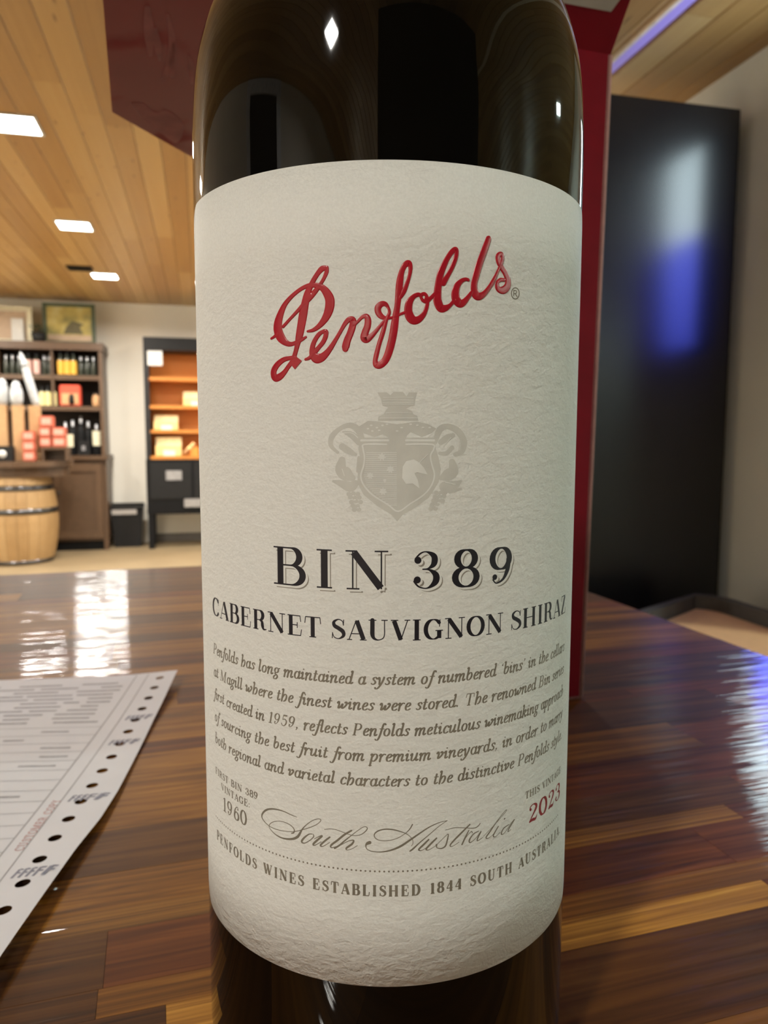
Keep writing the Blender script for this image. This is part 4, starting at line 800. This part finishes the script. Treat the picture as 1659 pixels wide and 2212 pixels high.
# ---------------------------------------------------------------- far end: hutch, barrel table, humidor
hu = RT('shelf_hutch', 'dark walnut shelf hutch with bottles against the back wall', 'shelf', -1.5, 8.22)
UX0, UX1 = -.95, .55       # local extents; right edge at u = -.95
hz0, hz1 = .97, 2.105
obj('side_board', MB().box(UX1 - .035, UX1, 0, .40, hz0, hz1 - .06), 'cab', hu); obj('side_board', MB().box(UX0, UX0 + .035, 0, .40, hz0, hz1 - .06), 'cab', hu)
obj('top_board', MB().box(UX0 - .01, UX1 + .015, -.02, .42, hz1 - .075, hz1), 'cab', hu)
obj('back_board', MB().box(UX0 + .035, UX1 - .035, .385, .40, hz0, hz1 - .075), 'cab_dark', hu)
for z in (1.735, 1.425): obj('shelf_board', MB().box(UX0 + .035, UX1 - .035, .02, .385, z, z + .045), 'cab', hu)
for x in (.07, -.43): obj('divider', MB().box(x - .012, x + .012, .02, .385, 1.47, hz1 - .075), 'cab', hu)
lo = RT('base_cabinet', 'dark walnut base cabinet under the shelf hutch', 'cabinet', -1.5, 8.12)
obj('worktop', MB().box(-.97, .585, -.02, .52, .925, .97, .006), 'cab', lo)
obj('body', MB().box(-.95, .565, .02, .5, .10, .925), 'cab', lo)
obj('toe_kick', MB().box(-.95, .52, .06, .5, 0, .10), 'black', lo)
obj('foot_post', MB().box(.52, .565, .02, .08, 0, .10), 'cab', lo)
for x in (-.90, -.42, .06):
    d = obj('door', MB().box(x, x + .46, 0, .02, .13, .89, .004), 'cab', lo)
    fm_ = MB()
    for a in ((x + .0, x + .06, .13, .89), (x + .40, x + .46, .13, .89), (x + .06, x + .40, .13, .20), (x + .06, x + .40, .81, .89)): fm_.box(a[0], a[1], -.012, 0, a[2], a[3])
    obj('door_frame', fm_, 'cab', d); obj('knob', MB().tube([(x + .05, -.012, .6), (x + .05, -.035, .6)], .012), 'hoop', d)
# pictures on top
pi1 = RT('landscape_picture', 'dark framed yellow green landscape picture on top of the hutch', 'picture', -1.27, 8.36, hz1)
f = MB()
for a in ((-.25, .25, 0, .03), (-.25, .25, .37, .405), (-.25, -.215, .03, .37), (.215, .25, .03, .37)): f.box(a[0], a[1], 0, .03, a[2], a[3])
obj('frame', f, 'greenleaf', pi1); cv = obj('canvas', MB().box(-.215, .215, .012, .028, .03, .37), 'landscape', pi1)
hp = [(-.06, .10), (-.03, .17), (.03, .235), (.08, .22), (.14, .20), (.10, .17), (.13, .10)]
m_ = MB(); m_.add([(x, .011, z) for x, z in hp] + [(x, .009, z) for x, z in hp], [tuple(range(7)), tuple(range(13, 6, -1))]); obj('painted_hill', m_, 'hill', cv)
m_ = MB(); m_.box(-.21, .21, .0095, .0115, .03, .09); obj('painted_ground', m_, 'mauve', cv)
pi2 = RT('pale_picture', 'beige framed picture with a white card on top of the hutch', 'picture', -1.86, 8.36, hz1)
f = MB()
for a in ((-.30, .24, 0, .03), (-.30, .24, .31, .355), (-.30, -.26, .03, .31), (.19, .24, .03, .31)): f.box(a[0], a[1], 0, .03, a[2], a[3])
obj('frame', f, 'cream', pi2); obj('mount', MB().box(-.26, .19, .012, .028, .03, .31), 'mauve', pi2)
obj('card', MB().box(.05, .165, -.02, .0, 0, .235, .004), 'white', pi2)
pp = RT('potted_plant', 'small dark pot with green leaves between the two pictures', 'plant', -1.545, 8.265, hz1)
obj('pot', MB().lathe([(0, 0), (.055, 0), (.07, .09), (.062, .09), (.05, .02), (0, .02)], 20), 'charcoal', pp)
lm = MB(); random.seed(3)
for k in range(26):
    a = random.uniform(0, 6.28); r_ = random.uniform(.01, .06); z = random.uniform(.09, .15); dx, dy = math.cos(a), math.sin(a)
    lm.add([(r_ * dx, r_ * dy, z), ((r_ + .02) * dx - .012 * dy, (r_ + .02) * dy + .012 * dx, z + .02), ((r_ + .045) * dx, (r_ + .045) * dy, z + .025), ((r_ + .02) * dx + .012 * dy, (r_ + .02) * dy - .012 * dx, z + .015)], [(0, 1, 2, 3)])
obj('leaves', lm, 'greenleaf', pp)['kind'] = 'stuff'
# bottles on shelves
def small_bottle(name, label, u, v, z, lab, capm, ht=.25, rr=.03, group='bottles on the hutch shelves', lab_h=(.01, .145), body='dkgreen'):
    t = RT(name, label, 'bottle', u, v, z, group); k = ht / .25
    obj('glass', MB().lathe([(0, 0), (rr * .95, 0), (rr, .006), (rr, .15 * k), (rr * .75, .175 * k), (.0115, .20 * k), (.011, .24 * k), (0, .24 * k)], 20), body, t)
    obj('cap', MB().lathe([(.0125, .205 * k), (.0125, ht), (0, ht)], 14), capm, t)
    if lab: obj('paper_label', MB().lathe([(rr + .001, lab_h[0]), (rr + .0012, lab_h[1])], 20), lab, t)
    return t
S1_, S2_, S3_ = 1.78, 1.47, .97
for i, u in enumerate((-1.352, -1.291, -1.23)): small_bottle('yellow_bottle', ['leftmost', 'middle', 'rightmost'][i] + ' of the three amber yellow bottles on the top hutch shelf', u, 8.27, S1_, 'yellow', 'black', group='yellow bottles on the top shelf')
for i, u in enumerate((-1.16, -1.10, -1.04)): small_bottle('green_bottle', 'dark green bottle with a silver cap, ' + ['left', 'middle', 'right'][i] + ' one beside the yellow bottles', u, 8.28, S1_, None, 'silver', .19, .027, group='dark bottles beside the yellow ones')
for i, u in enumerate((-1.653, -1.577)): small_bottle('rose_bottle', 'pale pink bottle on the top hutch shelf, ' + ['left', 'right'][i] + ' of the pair', u, 8.27, S1_, 'rose', 'black', .22, .03, group='pink bottles on the top shelf')
for i, u in enumerate((-1.505, -1.455)): small_bottle('green_bottle', 'dark green silver capped bottle right of the pink pair, ' + ['nearer', 'farther from'][i] + ' the pink bottles', u, 8.28, S1_, None, 'silver', .19, .024, group='dark bottles beside the pink ones')
for i, u in enumerate((-1.74, -1.80, -1.86)): small_bottle('green_bottle', 'dark bottle at the left end of the top hutch shelf, ' + ['nearest', 'second nearest', 'farthest from'][i] + ' the pink pair', u, 8.28, S1_, None, 'silver', .19, .026, group='dark bottles at the left end')
for i, u in enumerate((-1.54, -1.485, -1.428)): small_bottle('pale_bottle', ['leftmost', 'middle', 'rightmost'][i] + ' of the three pale yellow bottles on the second hutch shelf', u, 8.27, S2_, 'lemon', 'black', .2, .026, group='pale yellow bottles on the second shelf', lab_h=(.005, .14))
rb = RT('red_carton', 'bright red carton with a tan window on the second hutch shelf', 'box', -1.28, 8.26, S2_)
obj('carton_body', MB().box(-.095, .105, 0, .12, 0, .215, .012), 'redbox', rb); obj('window', MB().box(-.075, .085, -.003, 0, .02, .13), 'tan_print', rb)
obj('figure', MB().lathe([(0, .02), (.022, .02), (.026, .07), (.016, .12), (0, .125)], 12, c=(.02, -.004)), 'charcoal', rb)
jr = RT('brown_jar', 'dim brown jar in the right corner of the second hutch shelf', 'jar', -1.03, 8.32, S2_)
obj('jar_body', MB().lathe([(0, 0), (.035, 0), (.04, .02), (.04, .09), (.03, .11), (.03, .12), (0, .12)], 18), 'tan_print', jr); obj('lid', MB().lathe([(.033, .12), (.033, .135), (0, .135)], 18), 'cab_dark', jr)
for i, (u, hgt) in enumerate(((-1.34, .34), (-1.27, .36), (-1.19, .40), (-1.12, .35))): small_bottle('black_bottle', ['first', 'second', 'third', 'fourth'][i] + ' black bottle from the pink boxes on the lowest hutch shelf', u, 8.33, S3_, None, 'silver', hgt, .034, group='black bottles on the lowest shelf', body='black')
wb = small_bottle('wrapped_bottle', 'black bottle with a creased cream label at the right of the lowest hutch shelf', -1.035, 8.29, S3_, 'cream', 'silver', .32, .042, lab_h=(.10, .25), body='black')
cb_ = RT('camera_box', 'dark small box with a pale spot low on the lowest hutch shelf', 'box', -1.15, 8.25, S3_)
obj('box_body', MB().box(-.06, .05, 0, .06, 0, .15, .006), 'charcoal', cb_); obj('pale_spot', MB().box(-.03, .005, -.002, 0, .05, .10), 'silver', cb_)

# barrel table
br = RT('wine_barrel', 'pale oak wine barrel with steel hoops under the dark counter top', 'barrel', -1.66, 7.6)
def brad(z): return .285 + .058 * math.sin(math.pi * min(1, max(0, z / .80)))
nst = 22
for k in range(nst):
    a0, a1 = 2 * math.pi * k / nst + .004, 2 * math.pi * (k + 1) / nst - .004
    zs = [.0, .1, .2, .3, .4, .5, .6, .7, .8]; V = []
    for z in zs:
        r_ = brad(z)
        for a in (a0, (a0 + a1) / 2, a1): V += [(r_ * math.cos(a), r_ * math.sin(a), z)]
        for a in (a1, a0): V += [((r_ - .025) * math.cos(a), (r_ - .025) * math.sin(a), z)]
    F = [(j * 5 + i, j * 5 + (i + 1) % 5, (j + 1) * 5 + (i + 1) % 5, (j + 1) * 5 + i) for j in range(8) for i in range(5)] + [(4, 3, 2, 1, 0), tuple(range(40, 45))]
    obj('stave', MB().add(V, F), 'oak', br)
obj('head', MB().lathe([(0, .77), (.26, .77), (.26, .79), (0, .79)], 32), 'oak', br)
for z0, z1 in ((.005, .04), (.465, .515), (.675, .725)):
    if z1 > z0: obj('hoop', MB().lathe([(brad(z0) + .001, z0), (brad(z0) + .004, z0), (brad(z1) + .004, z1), (brad(z1) + .001, z1)], 40), 'hoop', br)
ct = RT('counter_top', 'dark walnut counter top resting on the oak barrel', 'table', -1.66, 7.6, .80)
obj('slab', MB().prism([(.60 * math.cos(R(a)) * (.83 if math.cos(R(a)) > 0 else 1), .40 * math.sin(R(a))) for a in range(0, 360, 12)], .095, .145), 'cab', ct)
obj('apron', MB().prism([(.46 * math.cos(R(a)), .30 * math.sin(R(a))) for a in range(0, 360, 12)], 0, .095), 'cab', ct)
ZC = .945
ri = RT('display_riser', 'dark wooden riser under the pink boxes on the counter', 'stand', -1.29, 7.33, ZC)
obj('riser_top', MB().box(-.10, .12, 0, .18, .105, .125), 'cab', ri); obj('riser_side', MB().box(-.10, -.08, 0, .18, 0, .105), 'cab', ri); obj('riser_side', MB().box(.10, .12, 0, .18, 0, .105), 'cab', ri); obj('riser_back', MB().box(-.08, .10, .16, .18, 0, .105), 'cab', ri)
def pink(label, u, v, z, w2=.052, ht=.088):
    t = RT('pink_box', label, 'box', u, v, z, 'pink boxes stacked on the counter')
    bd = obj('carton', MB().box(-w2, w2, 0, .10, 0, ht, .008), 'pink', t)
    obj('print', MB().box(-w2 * .68, w2 * .72, -.002, .001, ht * .25, ht * .82), 'pink_pale', t)
pink('pink box at the bottom of the left column on the counter', -1.49, 7.30, ZC); pink('pink box in the middle of the left column on the counter', -1.49, 7.30, ZC + .09); pink('pink box at the top of the left column on the counter', -1.49, 7.30, ZC + .18)
pink('lower pink box of the middle column on the riser', -1.362, 7.36, ZC + .125, .05); pink('lower pink box of the right column on the riser', -1.245, 7.36, ZC + .125, .058)
pink('upper pink box of the middle column on the riser', -1.362, 7.36, ZC + .215, .05); pink('upper pink box of the right column on the riser', -1.245, 7.36, ZC + .215, .058)
pink('topmost pink box crowning the pile on the riser', -1.345, 7.36, ZC + .305, .058, .10)
db = RT('dark_box', 'small dark box with a white round mark at the left end of the counter', 'box', -1.70, 7.27, ZC)
obj('box_body', MB().box(-.10, .085, 0, .1, 0, .135, .005), 'charcoal', db); obj('round_mark', MB().tube([(.0, -.003, .065), (.0, .002, .065)], .035, 16), 'white', db)
def kraft(label, u, v, w2, ht, z=ZC):
    t = RT('bottle_carton', label, 'carton', u, v, z, 'kraft bottle cartons on the counter')
    obj('carton', MB().box(-w2, w2, 0, .09, 0, ht, .004), 'kraft', t); return t
k1 = kraft('kraft bottle carton at the left end of the counter', -1.725, 7.40, .046, .50)
k2 = kraft('kraft bottle carton in the middle of the three on the counter', -1.59, 7.40, .046, .50)
k3 = kraft('kraft bottle carton nearest the pink boxes on the counter', -1.46, 7.44, .046, .50)
def wrapped(label, u, v, z, lean=0., ht=.24, rr=.05):
    t = RT('wrapped_bottle', label, 'bottle', u, v, z, 'white wrapped bottles in the cartons')
    o = obj('wrapping', MB().lathe([(0, 0), (rr * .8, 0), (rr, .05), (rr, ht * .5), (rr * .8, ht * .75), (rr * .45, ht * .95), (0, ht)], 18), 'wrap', t); t.rotation_euler = (0, lean, YAW)
    obj('string', MB().lathe([(rr * .83, ht * .72), (rr * .86, ht * .74), (rr * .80, ht * .76)], 18), 'hoop', t)
wrapped('white wrapped bottle top above the left kraft carton', -1.71, 7.445, ZC + .50); wrapped('white wrapped bottle top above the middle kraft carton', -1.60, 7.445, ZC + .50, 0, .22, .055)
wrapped('slender white wrapped bottle leaning left above the carton by the pink boxes', -1.44, 7.485, ZC + .495, -.24, .50, .036)
tg = RT('price_card', 'small pale card beside the riser at the right of the pink boxes', 'card', -1.178, 7.40, ZC + .125)
obj('card', MB().box(-.004, .05, 0, .004, 0, .115), 'cream', tg)

# waste bin
bn = RT('waste_bin', 'black waste bin on the floor between the cabinet and the humidor', 'bin', -.765, 8.40)
f = MB(); pr_ = [(-.14, -.09, 0), (-.16, -.11, .42)]
obj('bucket', MB().add([(-.13, -.10, 0), (.13, -.10, 0), (.13, .10, 0), (-.13, .10, 0), (-.16, -.12, .42), (.16, -.12, .42), (.16, .12, .42), (-.16, .12, .42)], [(3, 2, 1, 0), (0, 1, 5, 4), (1, 2, 6, 5), (2, 3, 7, 6), (3, 0, 4, 7)]), 'charcoal', bn)
obj('rim', MB().box(-.165, .165, -.125, .125, .40, .425).box(-.165, .165, .10, .125, .425, .45), 'black', bn)
obj('liner', MB().box(-.15, .10, -.13, -.125, .35, .40), 'silver', bn)

# humidor cabinet
hm = RT('humidor_cabinet', 'black display humidor with orange cedar shelves by the back wall', 'cabinet', -.1, 8.1)
X0, X1 = -.44, .46
obj('header', MB().box(X0, X1, 0, .42, 2.04, 2.17, .003), 'charcoal', hm)
obj('side_post', MB().box(X0, X0 + .035, 0, .42, .93, 2.04), 'charcoal', hm); obj('side_post', MB().box(X1 - .035, X1, 0, .42, .93, 2.04), 'charcoal', hm)
obj('back_board', MB().box(X0 + .035, X1 - .035, .40, .415, .93, 2.04), 'cedar', hm)
for z in (.93, 1.20, 1.45, 1.735): obj('shelf_board', MB().box(X0 + .035, X1 - .035, .02, .40, z, z + .035), 'cedar', hm)
obj('base_box', MB().box(X0 - .005, X1 + .005, -.01, .43, .36, .93, .004), 'black', hm)
for x in (X0 + .03, X0 + .47): 
    d = obj('drawer', MB().box(x, x + .42, -.02, -.01, .52, .90, .004), 'charcoal', hm)
for x in (X0 + .0, X1 - .07):
    for y in (.0, .36): obj('leg', MB().box(x, x + .06, y, y + .06, 0, .36), 'black', hm)
obj('name_plate', MB().box(-.25, -.09, -.026, -.02, .715, .815, .003), 'silver', hm)['label'] = 'pale drawer plate'
obj('chrome_bar', MB().box(-.075, .25, -.028, -.02, .43, .52, .004), 'silver', hm)
obj('notice', MB().box(X0 + .04, X0 + .185, -.003, 0, 1.885, 2.03), 'white', hm)['label'] = 'white paper notice'
obj('glass_door_edge', MB().box(X0 + .03, X0 + .045, -.004, 0, .97, 1.88), 'hoop', hm)
lamp = bpy.data.lights.new('humidor_lamp', 'AREA'); lamp.shape = 'RECTANGLE'; lamp.size = .8; lamp.size_y = .04; lamp.energy = 1.4; lamp.color = (1, .75, .45)
lo_ = bpy.data.objects.new('humidor_lamp', lamp); col.objects.link(lo_); lo_.parent = hm; lo_.location = (0, .06, 2.03)
for z in (1.73, 1.445, 1.195):
    l2 = bpy.data.objects.new('shelf_fill_lamp', lamp); col.objects.link(l2); l2.parent = hm; l2.location = (0, .05, z)  # fill lamp added under each shelf to light the interior evenly
def cigar_box(label, u, v, z, w2, dd, ht, lid=True):
    t = RT('cigar_box', label, 'box', u, v, z, 'boxes in the humidor')
    obj('tray', MB().box(-w2, w2, 0, dd, 0, ht * .55, .003), 'gold', t)
    l = MB(); l.add([(-w2, dd, ht * .55), (w2, dd, ht * .55), (w2, dd + .02, ht), (-w2, dd + .02, ht), (-w2, dd + .006, ht * .55), (w2, dd + .006, ht * .55), (w2, dd + .026, ht), (-w2, dd + .026, ht)], [(0, 1, 2, 3), (7, 6, 5, 4), (0, 3, 7, 4), (1, 5, 6, 2), (2, 6, 7, 3), (0, 4, 5, 1)])
    obj('lid', l, 'cream', t); obj('price_tag', MB().box(-w2 * .4, w2 * .5, -.003, 0, 0, ht * .3), 'white', t)
cigar_box('open gold cigar box on the upper humidor shelf beside the bottle edge', -.03, 8.15, 1.485, .13, .14, .15)
cigar_box('open gold cigar box on the middle humidor shelf', -.34, 8.15, 1.235, .12, .14, .15)
cigar_box('wide gold cigar box on the lowest humidor shelf', -.32, 8.15, .965, .13, .14, .19)
sb = RT('cigar', 'single tan cigar tube tilted on the lowest humidor shelf', 'cigar', -.12, 8.17, .965)
obj('tube', MB().tube([(-.05, 0, .02), (.06, .02, .13)], .018, 10), 'kraft', sb); obj('band', MB().tube([(.0, .009, .07), (.012, .0112, .082)], .0188, 10), 'gold', sb)
obj('rest', MB().box(.02, .10, .01, .05, 0, .09), 'cedar', sb)
